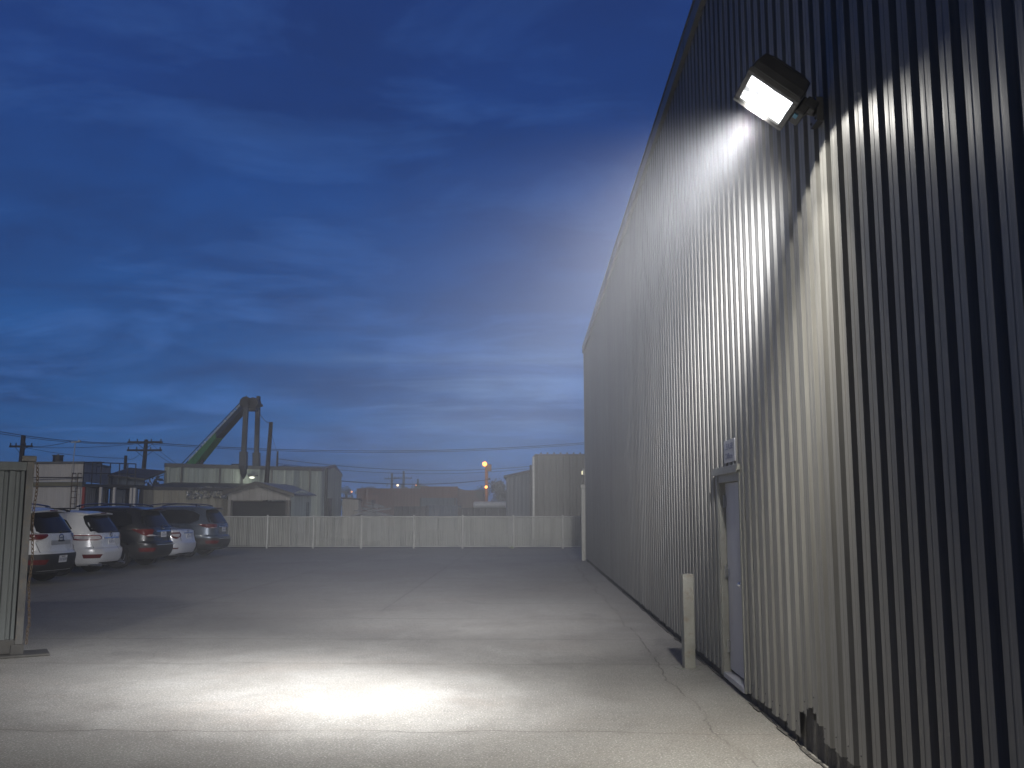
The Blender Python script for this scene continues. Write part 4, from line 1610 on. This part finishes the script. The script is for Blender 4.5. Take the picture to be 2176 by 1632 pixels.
# roof unit, hatch, mast
ac = zero('roof_unit', 'dark drum shaped unit on the roof of the cream site office', 'roof unit')
p = atY(123, 978, 48.5)
mb = MB()
mb.tube([(p.x, 48.5, zt3 + .1), (p.x, 48.5, zt3 + .16)], 0.30, 14)
mb.tube([(p.x, 48.5, zt3 + .16), (p.x, 48.5, zt3 + .52)], 0.25, 14)
mb.build('drum', M['dark'], ac, smooth=True)
mb = MB()
mb.tube([(p.x, 48.5, zt3 + .521), (p.x, 48.5, zt3 + .56)], 0.29, 14)
mb.ball((p.x, 48.5, zt3 + .58), 0.05, 8)
mb.build('lid', M['tin_dark'], ac, smooth=True)
p = atY(206, 985, 50)
mb = MB()
mb.box((p.x, 50, zt3 + .16), (0.40, 0.4, 0.14))
mb.box((p.x, 50, zt3 + .26), (0.6, 0.5, 0.06))
tag(mb.build('roof_hatch', M['dark']), 'low dark box vent on the right end of the cream site office roof', 'vent')
an = zero('antenna_mast', 'thin mast with a small horizontal head rising above the cream site office', 'antenna')
p = atY(160, 940, YO - .1)
mb = MB()
mb.tube([(p.x - .06, YO - .12, zh), (p.x, YO - .1, p.z)], 0.022, 6)
mb.build('mast', M['galv'], an)
mb = MB()
mb.beam(p + Vector((-.20, 0, .0)), p + Vector((.16, 0, 0.03)), 0.05, 0.05)
mb.box(p + Vector((.2, 0, .06)), (.10, .1, .09))
mb.build('head', M['galv'], an)
# scrap silhouette between office and hall
mb = MB()
rr = random.Random(11)
for i in range(26):
    p = atY(rr.uniform(312, 342), rr.uniform(1012, 1034), 58)
    mb.beam(p, p + Vector((rr.uniform(-.4, .4), rr.uniform(-.3, .3), rr.uniform(-.6, .5))), rr.uniform(.03, .14), rr.uniform(.03, .12))
for i in range(5):
    p = atY(314 + i * 6, 1034, 58)
    mb.box((p.x, 58.2, p.z / 2), (0.45, 0.8, p.z))
tag(mb.build('scrap_pile', M['dark']), 'dark heap of scrap metal between the site office and the metal hall', 'scrap', kind='stuff')


# ------------------------------------------------------------------ green crane with two hanging leaders
cr = zero('crane', 'tall green and dark crane boom with two hanging leader legs, over the metal hall', 'crane')
base, tip = atY(398, 996, 63.0), atY(527, 858, 56.6)
dirb = (tip - base).normalized()
upb = Vector((0, 0, 1)) - dirb * dirb.z
upb.normalize()
mb = MB()
mid = base.lerp(tip, 0.50)
Lb = (tip - base).length
# lower, deeper green section: tapered box
sd = dirb.cross(upb).normalized()


def bsec(t, hh, ww, sh_=0.0):
    c = base + dirb * Lb * t + upb * sh_
    return [c + sd * ww * a + upb * hh * b for a, b in ((-1, -1), (1, -1), (1, 1), (-1, 1))]


def loft(secs, mb, mi=0):
    o = []
    for s_ in secs:
        o += s_
    f_ = [(0, 1, 2, 3), tuple(len(o) - 4 + k for k in range(4))]
    for i in range(len(secs) - 1):
        for k in range(4):
            f_.append((i * 4 + k, i * 4 + (k + 1) % 4, i * 4 + 4 + (k + 1) % 4, i * 4 + 4 + k))
    mb.add(o, f_, mi)


loft([bsec(-0.15, .18, .25, -.05), bsec(0.10, .27, .25, -.14), bsec(0.20, .31, .25, -.18), bsec(0.55, .19, .24, -.06)], mb)
mb.build('boom_base', M['green'], cr)
mb = MB()
loft([bsec(0.5502, .19, .24, -.06), bsec(0.8, .17, .22, -.03), bsec(0.985, .16, .22, .0)], mb)
mb.build('boom_tip', M['boom'], cr)
mb = MB()
loft([bsec(0.21, .10, .22, -.6), bsec(0.19, .42, .2, -.62)], mb)
mb.beam(base + dirb * Lb * 0.26 - upb * .5, base + dirb * Lb * 0.03 - upb * 1.15, 0.16, 0.16)
mb.build('boom_cylinder', M['boom'], cr)
mb = MB()
o1 = upb * 0.46
mb.tube([base + o1 - dirb * .8, tip + o1 * .75], 0.035, 6)
mb.tube([base + o1 * 1.55 - dirb * .8, tip + o1 * 1.2], 0.030, 6)
mb.build('hoist_rope', M['boom'], cr)
mb = MB()
nst = 46
for i in range(nst):
    t = i / nst
    if t < 0.06 or 0.93 < t:
        continue
    p = base + dirb * Lb * t + upb * (0.30 + .02 * math.sin(i * 3.7))
    if rr.random() < 0.88:
        mb.beam(p - dirb * 0.05 * rr.uniform(.5, 1.6), p + dirb * 0.08 + upb * 0.02, 0.30, 0.15 * rr.uniform(.5, 1.3))
mb.build('boom_ladder', M['ladder'], cr)
mb = MB()
hd = atY(530, 857, 56.3)
mb.tube([hd + Vector((-.15, -.35, 0.02)), hd + Vector((-.15, .4, 0.02))], 0.36, 12)
mb.tube([hd + Vector((.30, -.35, 0.0)), hd + Vector((.30, .4, 0.0))], 0.33, 12)
mb.box(hd + Vector((.10, 0, -.25)), (.75, .6, .45))
mb.tube([hd + Vector((.3, 0, -.12)), atY(549, 861, 57.6)], 0.11, 8)
mb.build('boom_head', M['dark'], cr, bevel=0.02)
for (pxa, pya, pxb, pyb, pxc, pyc, Yl) in ((523, 866, 518, 962, 517, 1000, 55.6), (548.5, 852, 545, 964, 545, 1003, 59.2)):
    a, b, d = atY(pxa, pya, Yl), atY(pxb, pyb, Yl), atY(pxc, pyc, Yl)
    mb = MB()
    mb.beam(a, b, 0.27, 0.27, 0, (0, 1, 0))
    o = mb.build('leader_leg', M['leader'], cr, bevel=0.015)
    mb = MB()
    mb.beam(b + Vector((0, 0, .06)), b + (d - b) * 0.92, 0.42, 0.40, 0, (0, 1, 0))
    mb.build('leg_sleeve', M['leader'], o, bevel=0.02)
mb = MB()
a, b = atY(517, 990, 55.6), atY(517.5, 1018, 55.6)
mb.tube([a, a.lerp(b, .6), b], 0.1, 8, 0, True, [0.25, 0.2, 0.04])
mb.build('leg_spike', M['dark'], cr)
mb = MB()
a = atY(549, 851, 59.2)
mb.box(a + Vector((0, 0, .05)), (.22, .25, .45))
mb.box(a + Vector((0.02, 0, -.32)), (.52, .3, .16))
mb.build('leg_cap', M['dark'], cr, bevel=0.02)


# ------------------------------------------------------------------ utility poles and wires
def pole(px, ptop, pbot_Y, r, label, arms=(), lean=0.0, bot=None):
    Y = pbot_Y
    t = atY(px, ptop, Y)
    b = Vector((t.x - lean, Y, 0))
    o = thing('utility_pole', b, label, 'utility pole', 'utility poles beyond the fence')
    mb = MB()
    mb.tube([b, b.lerp(t, .5), t], r, 8, 0, True, [r * 1.15, r * 1.05, r * .85])
    mb.build('pole', M['wood'], o, smooth=True)
    for (py, hw, tilt) in arms:
        c = atY(px, py, Y)
        k = (c.z - b.z) / (t.z - b.z)
        c.x = b.x + (t.x - b.x) * k
        mb = MB()
        mb.beam(c + Vector((-hw, -r, -tilt)), c + Vector((hw, -r, tilt)), 0.10, 0.13)
        for s_ in (-1, 1):
            mb.beam(c + Vector((s_ * hw * .55, -r, 0)), c + Vector((0, -r, -.5)), 0.03, 0.03)
        oa = mb.build('crossarm', M['wood'], o)
        for s_ in (-.92, -.45, .35, .9):
            mb = MB()
            mb.tube([c + Vector((s_ * hw, -r, .05)), c + Vector((s_ * hw, -r, .22))], 0.045, 6)
            mb.build('insulator', M['dark'], oa)
    return o


pole(50, 925, 60, .17, 'utility pole with one crossarm at the far left, above the shipping container', ((949, .75, 0),), 0.12)
pole(311, 934, 64, .16, 'utility pole with two crossarms, between the site office and the crane', ((940, 1.2, 0), (957, 1.2, 0)), 0.25)
pole(267.5, 968, 57, .11, 'short plain pole rising behind the site office walkway', (), 0.05)
pole(576, 897, 52.6, .13, 'thick leaning plain pole in front of the metal hall, right of the crane legs', (), 0.28)
pole(590, 959, 80, .10, 'short thin pole peeking over the metal hall roof', (), 0.05)
pole(833, 1006, 130, .18, 'distant thin pole with a short crossarm, left of a small round lamp', ((1017, 1.0, .05),))
pole(858, 1001, 150, .20, 'distant thin pole with a small crossarm, tallest over the rusty sheds', ((1016, 1.4, 0),))
pole(888, 1018, 140, .17, 'distant short pole without arms over the rusty sheds', ())


def wire(a, b, sag, r, label):
    (ax, ay, aY), (bx, by, bY) = a, b
    p, q = atY(ax, ay, aY), atY(bx, by, bY)
    mb = MB()
    pts = [p.lerp(q, i / 24) + Vector((0, 0, -sag * 4 * (i / 24) * (1 - i / 24))) for i in range(25)]
    mb.tube(pts, r, 5)
    tag(mb.build('power_line', M['wire']), label, 'power line', 'power lines over the yards')


wire((-60, 905, 62), (300, 941, 64), 0.35, .022, 'upper wire sagging from the left picture edge to the pole with two crossarms')
wire((-60, 910, 62), (323, 942, 64), 0.38, .018, 'twin wire just below the upper one, left of the pole with two crossarms')
wire((323, 941, 64), (1250, 940, 75), 0.62, .022, 'long upper wire from the pole with two crossarms across the crane to the warehouse')
wire((322, 944, 64), (1250, 943, 75), 0.62, .018, 'long twin wire just under the long upper wire across the sky')
wire((54, 948, 60), (150, 938, 46), 0.12, .014, 'slack wire from the far left pole to the thin mast')
wire((54, 950, 60), (300, 942, 64), 0.15, .014, 'nearly level wire between the far left pole and the pole with two crossarms')
wire((54, 951, 60), (268, 974, 57), 0.15, .013, 'low wire from the far left pole down to the short plain pole')
wire((268, 974, 57), (302, 958, 64), 0.25, .012, 'short slack wire between the plain pole and the lower crossarm')
wire((322, 957, 64), (398, 1000, 66), 0.12, .013, 'slanting wire running down from the lower crossarm to the metal hall roof')
wire((322, 943, 64), (402, 1000, 66), 0.15, .012, 'slanting wire running down from the upper crossarm to the metal hall roof')
wire((551, 876, 59), (576, 899, 52.6), 0.18, .018, 'curved cable from the crane leg to the top of the thick leaning pole')
wire((577, 920, 52.6), (590, 962, 80), 0.10, .012, 'thin drop wire from the thick leaning pole to the short thin pole')
wire((590, 975, 80), (1135, 990, 95), 0.7, .024, 'middle wire crossing behind the crane legs towards the street lamp')
wire((590, 985, 80), (1135, 995, 95), 0.7, .020, 'second middle wire, lowest that reaches the tall grey shed')
wire((724, 1022, 72), (1040, 1019, 95), 0.35, .035, 'thick low cable from the hall gable to the street lamp')


# ------------------------------------------------------------------ far right sheds
def block(name, label, cat, pts, ztop, m, roof=None, cap=0.0, pitch=0.4):
    o = zero(name, label, cat)
    mb = MB()
    for a, b in zip(pts, pts[1:]):
        ribs(mb, a, b, 0, ztop, pitch, 0.03)
    mb.build('wall', m, o)
    mb = MB()
    a, b = pts[0], pts[-1]
    back = [(b[0], b[1] + 12), (a[0], a[1] + 12)]
    mb.prism([(p[0], p[1], ztop - .02) for p in pts] + [(p[0], p[1], ztop + cap) for p in back], (0, 0, 0.14))
    mb.build('roof', roof or M['trim'], o)
    return o


YR = 58.0
zA = H_(969, 1180, YR)
tb = block('tall_shed', 'tall plain warm grey metal shed directly left of the big warehouse corner', 'building',
           [W2(1132, YR + 3.0), W2(1137, YR), W2(1330, YR)], zA, M['warm_sheet'])
mb = MB()
for i in range(8):
    q = W2(1150 + i * 14, YR - .1)
    mb.box((q[0], q[1], zA + .16), (.10, .2, .10))
mb.build('roof_rib', M['trim'], tb)
mb = MB()
q = W2(1134, YR - .1)
mb.box((q[0], q[1], zA / 2), (.12, .12, zA - .1))
mb.build('corner_trim', M['galv'], tb)
q = W2(1128, YR + 2.2)
mb = MB()
mb.box((q[0], q[1], zA / 2 - .2), (.14, .14, zA - .5))
mb.build('downpipe', M['dark'], tb)
ob = zero('pitched_shed', 'lower cool grey shed with a sloping roof, left of the tall plain shed', 'building')
Yp = 70.0
a, b = W2(1076, Yp), W2(1136, Yp - 2)
zlo, zhi = H_(1015, 1076, Yp), H_(1003, 1136, Yp)
mb = MB()
ribs(mb, a, b, 0, zlo, 0.4, 0.03, 0, lambda t: zlo + (zhi - zlo) * t)
ribs(mb, (a[0] + .2, a[1] + 8), a, 0, zlo, 0.4, 0.03)
mb.build('wall', M['cool_sheet'], ob)
mb = MB()
mb.prism([(a[0] - .2, a[1] - .15, zlo), (b[0], b[1] - .15, zhi), (b[0], b[1] + 9, zhi), (a[0] - .2, a[1] + 9, zlo)], (0, 0, .15))
mb.build('roof', M['trim'], ob)

# rusty sheds and boxes along the far yard
block('rusty_shed', 'long rust brown metal shed low on the skyline, left of the street lamp', 'building', [W2(757, 112), W2(905, 112)], H_(1040, 800, 112), M['rust'], M['rust'])
block('rusty_shed', 'taller rust brown metal shed, right of the long one on the skyline', 'building', [W2(893, 108), W2(972, 108), W2(974, 116)], H_(1036, 930, 108), M['rust'], M['rust'])
block('brick_shed', 'faded brick coloured low shed just left of the street lamp', 'building', [W2(974, 114), W2(1026, 114), W2(1027, 122)], H_(1044, 1000, 114), M['rust2'], M['rust2'])
def cargo(px0, px1, py0, Y, m, label):
    o = zero('cargo_container', label, 'container')
    a, b = W2(px0, Y), W2(px1, Y)
    zz = H_(py0, px0, Y)
    mb = MB()
    ribs(mb, a, b, 0.1, zz, 0.5, 0.05)
    mb.build('side_panel', m, o)
    mb = MB()
    mb.box2((a[0], a[1] + .06, 0.1), (b[0], b[1] + 2.4, zz))
    mb.build('shell', m, o)
    mb = MB()
    for xx in (a[0] + .06, b[0] - .06):
        mb.box((xx, a[1] - .02, zz / 2), (.14, .12, zz))
    mb.build('corner_post', M['dark'], o)


cargo(892, 968, 1058, 92, M['bluegrey'], 'blue grey cargo container in front of the rusty sheds')
cargo(975, 1082, 1079, 78, M['dark'], 'dark cargo container low behind the fence, beneath the street lamp')
cargo(838, 905, 1076, 80, M['dark'], 'dark cargo container low behind the fence, below the long rusty shed')
cargo(905, 976, 1074, 84, M['blue'], 'dark navy cargo container under the blue grey one')
cargo(727, 790, 1062, 100, M['rust2'], 'dull brown cargo container at the left end of the rusty sheds')

# pale tank trailer roof
tr = zero('tank_trailer', 'pale long trailer tank lying behind the dark container, right of the street lamp foot', 'trailer')
p, q = atY(1006, 1073, 84), atY(1076, 1073, 84)
mb = MB()
mb.tube([p, p.lerp(q, .04), p.lerp(q, .96), q], 0.3, 12, 0, True, [.2, .30, .30, .2])
mb.build('tank', mat('pale_tank', (0.45, 0.47, 0.5), 0.4), tr, smooth=True)
mb = MB()
for t in (.15, .5, .85):
    c = p.lerp(q, t)
    mb.box((c.x, 84, c.z / 2 - .15), (.15, .3, c.z - .1))
mb.build('support', M['dark'], tr)
# pale pile of sheets behind the fence
mb = MB()
rr = random.Random(21)
for i in range(16):
    p = atY(rr.uniform(768, 812), rr.uniform(1070, 1096), 56)
    mb.box(p, (rr.uniform(.5, 1.5), rr.uniform(.3, .9), rr.uniform(.03, .10)), 0, Matrix.Rotation(rr.uniform(-.25, .25), 3, 'Y') @ Matrix.Rotation(rr.uniform(-.5, .5), 3, 'Z'))
for i in range(4):
    p = atY(775 + i * 10, 1090, 56)
    mb.box((p.x, 56.5, p.z / 2), (.3, .9, p.z))
tag(mb.build('sheet_stack', mat('pale_boards', (0.24, 0.25, 0.28), 0.7)), 'pale heap of loose boards behind the fence, right of the grey lean-to', 'boards', kind='stuff')


# street lamp
sl = thing('street_lamp', W2(1033, 96) + (0,), 'wooden pole with two glowing orange lamps, one at the top and one halfway', 'street lamp')
pt = atY(1034, 986, 96)
mb = MB()
mb.tube([(pt.x, 96, 0), (pt.x, 96, pt.z)], .17, 8, 0, True)
mb.build('pole', mat('weathered_pole', (0.16, 0.10, 0.06), 0.85, stretch=(4, 4, .4)), sl, smooth=True)
mb = MB()
mb.beam((pt.x - .35, 95.8, pt.z - .25), (pt.x + .45, 95.8, pt.z - .1), .12, .12)
mb.beam((pt.x, 95.8, pt.z - 1.6), (pt.x + .4, 95.8, pt.z - 1.5), .12, .2)
mb.box((pt.x + .25, 95.8, pt.z - .4), (.5, .3, .7))
mb.build('arm', M['dark'], sl)
for (px, py, rad, pw) in ((1030, 986, .23, 70), (1033, 1035, .14, 50)):
    p = atY(px, py, 95.4)
    mb = MB()
    mb.ball(p, rad, 10)
    mb.build('lamp_globe', M['sodium'], sl, smooth=True)
    d = bpy.data.lights.new('street_lamp_light', 'POINT')
    d.energy = pw
    d.color = (1.0, 0.42, 0.12)
    d.shadow_soft_size = rad
    o = bpy.data.objects.new('street_lamp_light', d)
    COL.objects.link(o)
    o.location = p + Vector((0, -.5, 0))
for (px, py, rad, Y, m, lab) in ((845, 1031, .15, 118, 'white_far', 'small round whitish lamp glowing above the long rusty shed'),
                                 (747, 1045, .11, 118, 'sodium_far', 'tiny orange lamp glowing beside the metal hall gable'),
                                 (884, 1031, .07, 118, 'sodium_far', 'tiny yellowish lamp on the distant short pole')):
    p = atY(px, py, Y)
    o = zero('yard_lamp', lab, 'lamp')
    mb = MB()
    mb.ball(p, rad, 8)
    mb.build('globe', M[m], o, smooth=True)
    mb = MB()
    mb.tube([(p.x, Y + .2, 0), (p.x, Y + .2, p.z + .1)], .06, 6)
    mb.build('pole', M['dark'], o)


# ------------------------------------------------------------------ distant trees
def tree(px, pbot, ptop, Y, wpx, label, m, seed, n=1500):
    rr = random.Random(seed)
    top = atY(px, ptop, Y)
    bot = atY(px, pbot, Y)
    wd = wpx * Y / FP
    b = Vector((top.x, Y, 0))
    o = thing('tree', b, label, 'tree', 'trees on the skyline')
    mb = MB()
    hgt = top.z
    mb.tube([b, b + Vector((.05 * wd, 0, hgt * .45)), b + Vector((0, 0, hgt * .8))], .2, 7, 0, True, [.035 * hgt, .028 * hgt, .01 * hgt])
    cl = []
    for i in range(11):
        a = rr.uniform(0, 2 * PI)
        rad = rr.uniform(.1, .36) * wd
        c = b + Vector((math.cos(a) * rad, math.sin(a) * rad * .8, rr.uniform(max(bot.z, .25 * hgt), hgt * .86)))
        f_ = 1 - .5 * max(0, (c.z / hgt - .6) / .4)
        c.x = b.x + (c.x - b.x) * f_
        cl.append((c, rr.uniform(.14, .25) * wd))
        mb.tube([b + Vector((0, 0, hgt * rr.uniform(.3, .5))), (b + Vector((0, 0, hgt * .55))).lerp(c, .5), c], .05, 5, 0, False, [.014 * hgt, .009 * hgt, .003 * hgt])
    mb.build('trunk', M['bark'], o, smooth=True)
    mb = MB()
    for i in range(n):
        c, rad = rr.choice(cl)
        d = Vector((rr.gauss(0, 1), rr.gauss(0, 1), rr.gauss(0, .8)))
        d.normalize()
        p = c + d * rad * rr.uniform(.35, 1.1) ** .6
        if p.z > hgt:
            p.z = hgt - rr.uniform(0, .3)
        s_ = wd * rr.uniform(.018, .042)
        a1 = Vector((rr.gauss(0, 1), rr.gauss(0, 1), rr.gauss(0, 1))).normalized()
        a2 = a1.cross(Vector((rr.gauss(0, 1), rr.gauss(0, 1), rr.gauss(0, 1)))).normalized()
        mb.add([p - a1 * s_, p + a2 * s_ * .6, p + a1 * s_, p - a2 * s_ * .6], [(0, 1, 2, 3)])
    mb.build('crown', m, o)


tree(735, 1080, 1023, 96, 34, 'dark distant tree right beside the metal hall gable', M['leaf'], 1, 1100)
tree(783, 1050, 1025, 128, 46, 'reddish dark distant tree behind the left end of the rusty sheds', M['leaf_red'], 2, 1200)
tree(893, 1045, 1026, 135, 52, 'low dark distant tree behind the middle of the rusty sheds', M['leaf'], 3, 1100)
tree(1026, 1078, 1022, 112, 40, 'dark distant tree right behind the street lamp', M['leaf'], 4, 1300)
tree(1060, 1078, 1012, 116, 66, 'biggest dark distant tree, between the street lamp and the grey sheds', M['leaf'], 5, 2600)
# low scrub line closing the horizon
rr = random.Random(31)
mb = MB()
for i in range(5200):
    x = rr.uniform(-118, 68)
    y_ = rr.uniform(150, 165)
    z = abs(rr.gauss(0, 1)) * (1.6 + .9 * math.sin(x * .21) + .6 * math.sin(x * .57))
    s_ = rr.uniform(.25, .6)
    p = Vector((x, y_, z))
    a1 = Vector((rr.gauss(0, 1), rr.gauss(0, 1), rr.gauss(0, 1))).normalized()
    a2 = a1.cross(Vector((rr.gauss(0, 1), rr.gauss(0, 1), rr.gauss(0, 1)))).normalized()
    mb.add([p - a1 * s_, p + a2 * s_ * .6, p + a1 * s_, p - a2 * s_ * .6], [(0, 1, 2, 3)])
tag(mb.build('scrub', M['leaf']), 'dark low scrub closing the far horizon behind the sheds', 'scrub', kind='stuff')

# ------------------------------------------------------------------ air
SUNEL, SUNAZ_X = R(21), 0.0        # light comes from behind the camera, a little from the right
hz = MB().box2((-130, -9, -1.1), (80, 180, 9.6)).build('haze', [])
hm = bpy.data.materials.new('thin_haze')
hm.use_nodes = True
t = hm.node_tree
t.nodes.remove(t.nodes['Principled BSDF'])
pv = t.nodes.new('ShaderNodeVolumePrincipled')
pv.inputs['Color'].default_value = (0.92, 0.93, 0.96, 1)
pv.inputs['Density'].default_value = 0.0038
pv.inputs['Anisotropy'].default_value = 0.0
t.links.new(pv.outputs[0], t.nodes['Material Output'].inputs['Volume'])
hz.data.materials.append(hm)
tag(hz, kind='stuff', label='thin pale haze hanging over the whole yard', cat='haze')

# ------------------------------------------------------------------ sun and sky
sd_ = bpy.data.lights.new('sun', 'SUN')
sd_.energy = 0.55
sd_.angle = R(3)
sd_.color = (1.0, 0.95, 0.84)
so = bpy.data.objects.new('sun', sd_)
COL.objects.link(so)
sun_dir = Vector((SUNAZ_X, -1, math.tan(SUNEL) * math.hypot(1, SUNAZ_X))).normalized()
so.rotation_euler = sun_dir.to_track_quat('Z', 'Y').to_euler()
so.location = (0, -5, 12)

w = bpy.data.worlds.new('World')
S.world = w
w.use_nodes = True
N = NT(w.node_tree)
bg = w.node_tree.nodes['Background']
tc = N.n('ShaderNodeTexCoord').outputs['Generated']
sep = N.n('ShaderNodeSeparateXYZ')
N.put(sep.inputs[0], tc)
Z = N.math('MAXIMUM', sep.outputs[2], 0.0)
ramp = N.n('ShaderNodeValToRGB')
N.put(ramp.inputs[0], Z)
cr_ = ramp.color_ramp
cr_.elements[0].position = 0.0
cr_.elements[0].color = (0.026, 0.135, 0.38, 1)
cr_.elements[1].position = 0.12
cr_.elements[1].color = (0.025, 0.115, 0.35, 1)
for pos, col in ((0.25, (0.023, 0.088, 0.30, 1)), (0.40, (0.018, 0.055, 0.22, 1)), (0.60, (0.014, 0.034, 0.155, 1)), (0.75, (0.005, 0.011, 0.05, 1)), (1.0, (0.003, 0.006, 0.03, 1))):
    e = cr_.elements.new(pos)
    e.color = col
sky = N.n('ShaderNodeTexSky')
sky.sky_type = 'NISHITA'
sky.sun_disc = False
sky.sun_elevation = R(1.0)
sky.sun_rotation = math.atan2(SUNAZ_X, -1)
sky.ozone_density = 6.0
sky.air_density = 1.0
sky.dust_density = 0.3
nish = N.mix(1.0, sky.outputs[0], (0.05, 0.05, 0.05), 'MULTIPLY')
base_ = N.mix(0.10, ramp.outputs[0], nish)
# cloud layer, seen on a flat ceiling above the yard
den = N.math('ADD', Z, 0.17)
cx = N.math('DIVIDE', sep.outputs[0], den)
cy = N.math('DIVIDE', sep.outputs[1], den)
comb = N.n('ShaderNodeCombineXYZ')
N.put(comb.inputs[0], cx)
N.put(comb.inputs[1], cy)
cv = comb.outputs[0]
n1 = N.noise(N.scalev(cv, (1.0, 1.25, 1)), 1.0, 7, 0.55, 0.4)
n2 = N.noise(N.scalev(cv, (1.9, 2.9, 1)), 1.3, 8, 0.58, 0.6)
dark = N.mapr(N.math('ADD', N.math('MULTIPLY', n1, 0.65), N.math('MULTIPLY', n2, 0.35)), 0.38, 0.64, 0.0, 1.0)
c1 = N.mix(N.math('MULTIPLY', dark, 0.56), base_, (0.014, 0.030, 0.105))
light = N.mapr(N.noise(N.scalev(cv, (1.5, 2.4, 1)), 1.0, 8, 0.6, 0.5), 0.50, 0.68, 0.0, 1.0)
c2 = N.mix(N.math('MULTIPLY', light, N.mapr(Z, 0.05, 0.5, 0.38, 0.15)), c1, (0.075, 0.20, 0.56))
# pale streaks low over the horizon
n4 = N.noise(N.scalev(cv, (0.7, 3.2, 1)), 1.0, 8, 0.6, 0.6)
low = N.math('MULTIPLY', N.mapr(Z, 0.06, 0.11, 0, 1), N.mapr(Z, 0.13, 0.20, 1, 0))
# the pale patch lies to the right of the crane, before the warehouse
azi = N.math('MULTIPLY', N.mapr(sep.outputs[0], -0.30, -0.16, 0, 1), 1.0)
st = N.math('MULTIPLY', N.math('MULTIPLY', N.mapr(n4, 0.47, 0.63, 0, 1), low), azi)
c3 = N.mix(N.math('MULTIPLY', st, 0.48), c2, (0.13, 0.24, 0.47))
c4 = N.mix(N.mapr(sep.outputs[1], 0.25, -0.35, 0.0, 0.72), c3, (0.004, 0.008, 0.026))   # unseen sky behind the camera darkened to dim the upper wall
N.put(bg.inputs['Color'], c4)
bg.inputs['Strength'].default_value = 1.12

# ------------------------------------------------------------------ render
S.view_settings.view_transform = 'Standard'
S.view_settings.look = 'None'
S.view_settings.exposure = 0.0
S.view_settings.gamma = 1.0
S.render.engine = 'CYCLES'
S.cycles.use_denoising = True
S.cycles.max_bounces = 6
S.cycles.diffuse_bounces = 3
S.cycles.glossy_bounces = 3
S.cycles.volume_bounces = 0
S.cycles.sample_clamp_indirect = 4
S.cycles.caustics_reflective = False
S.cycles.caustics_refractive = False
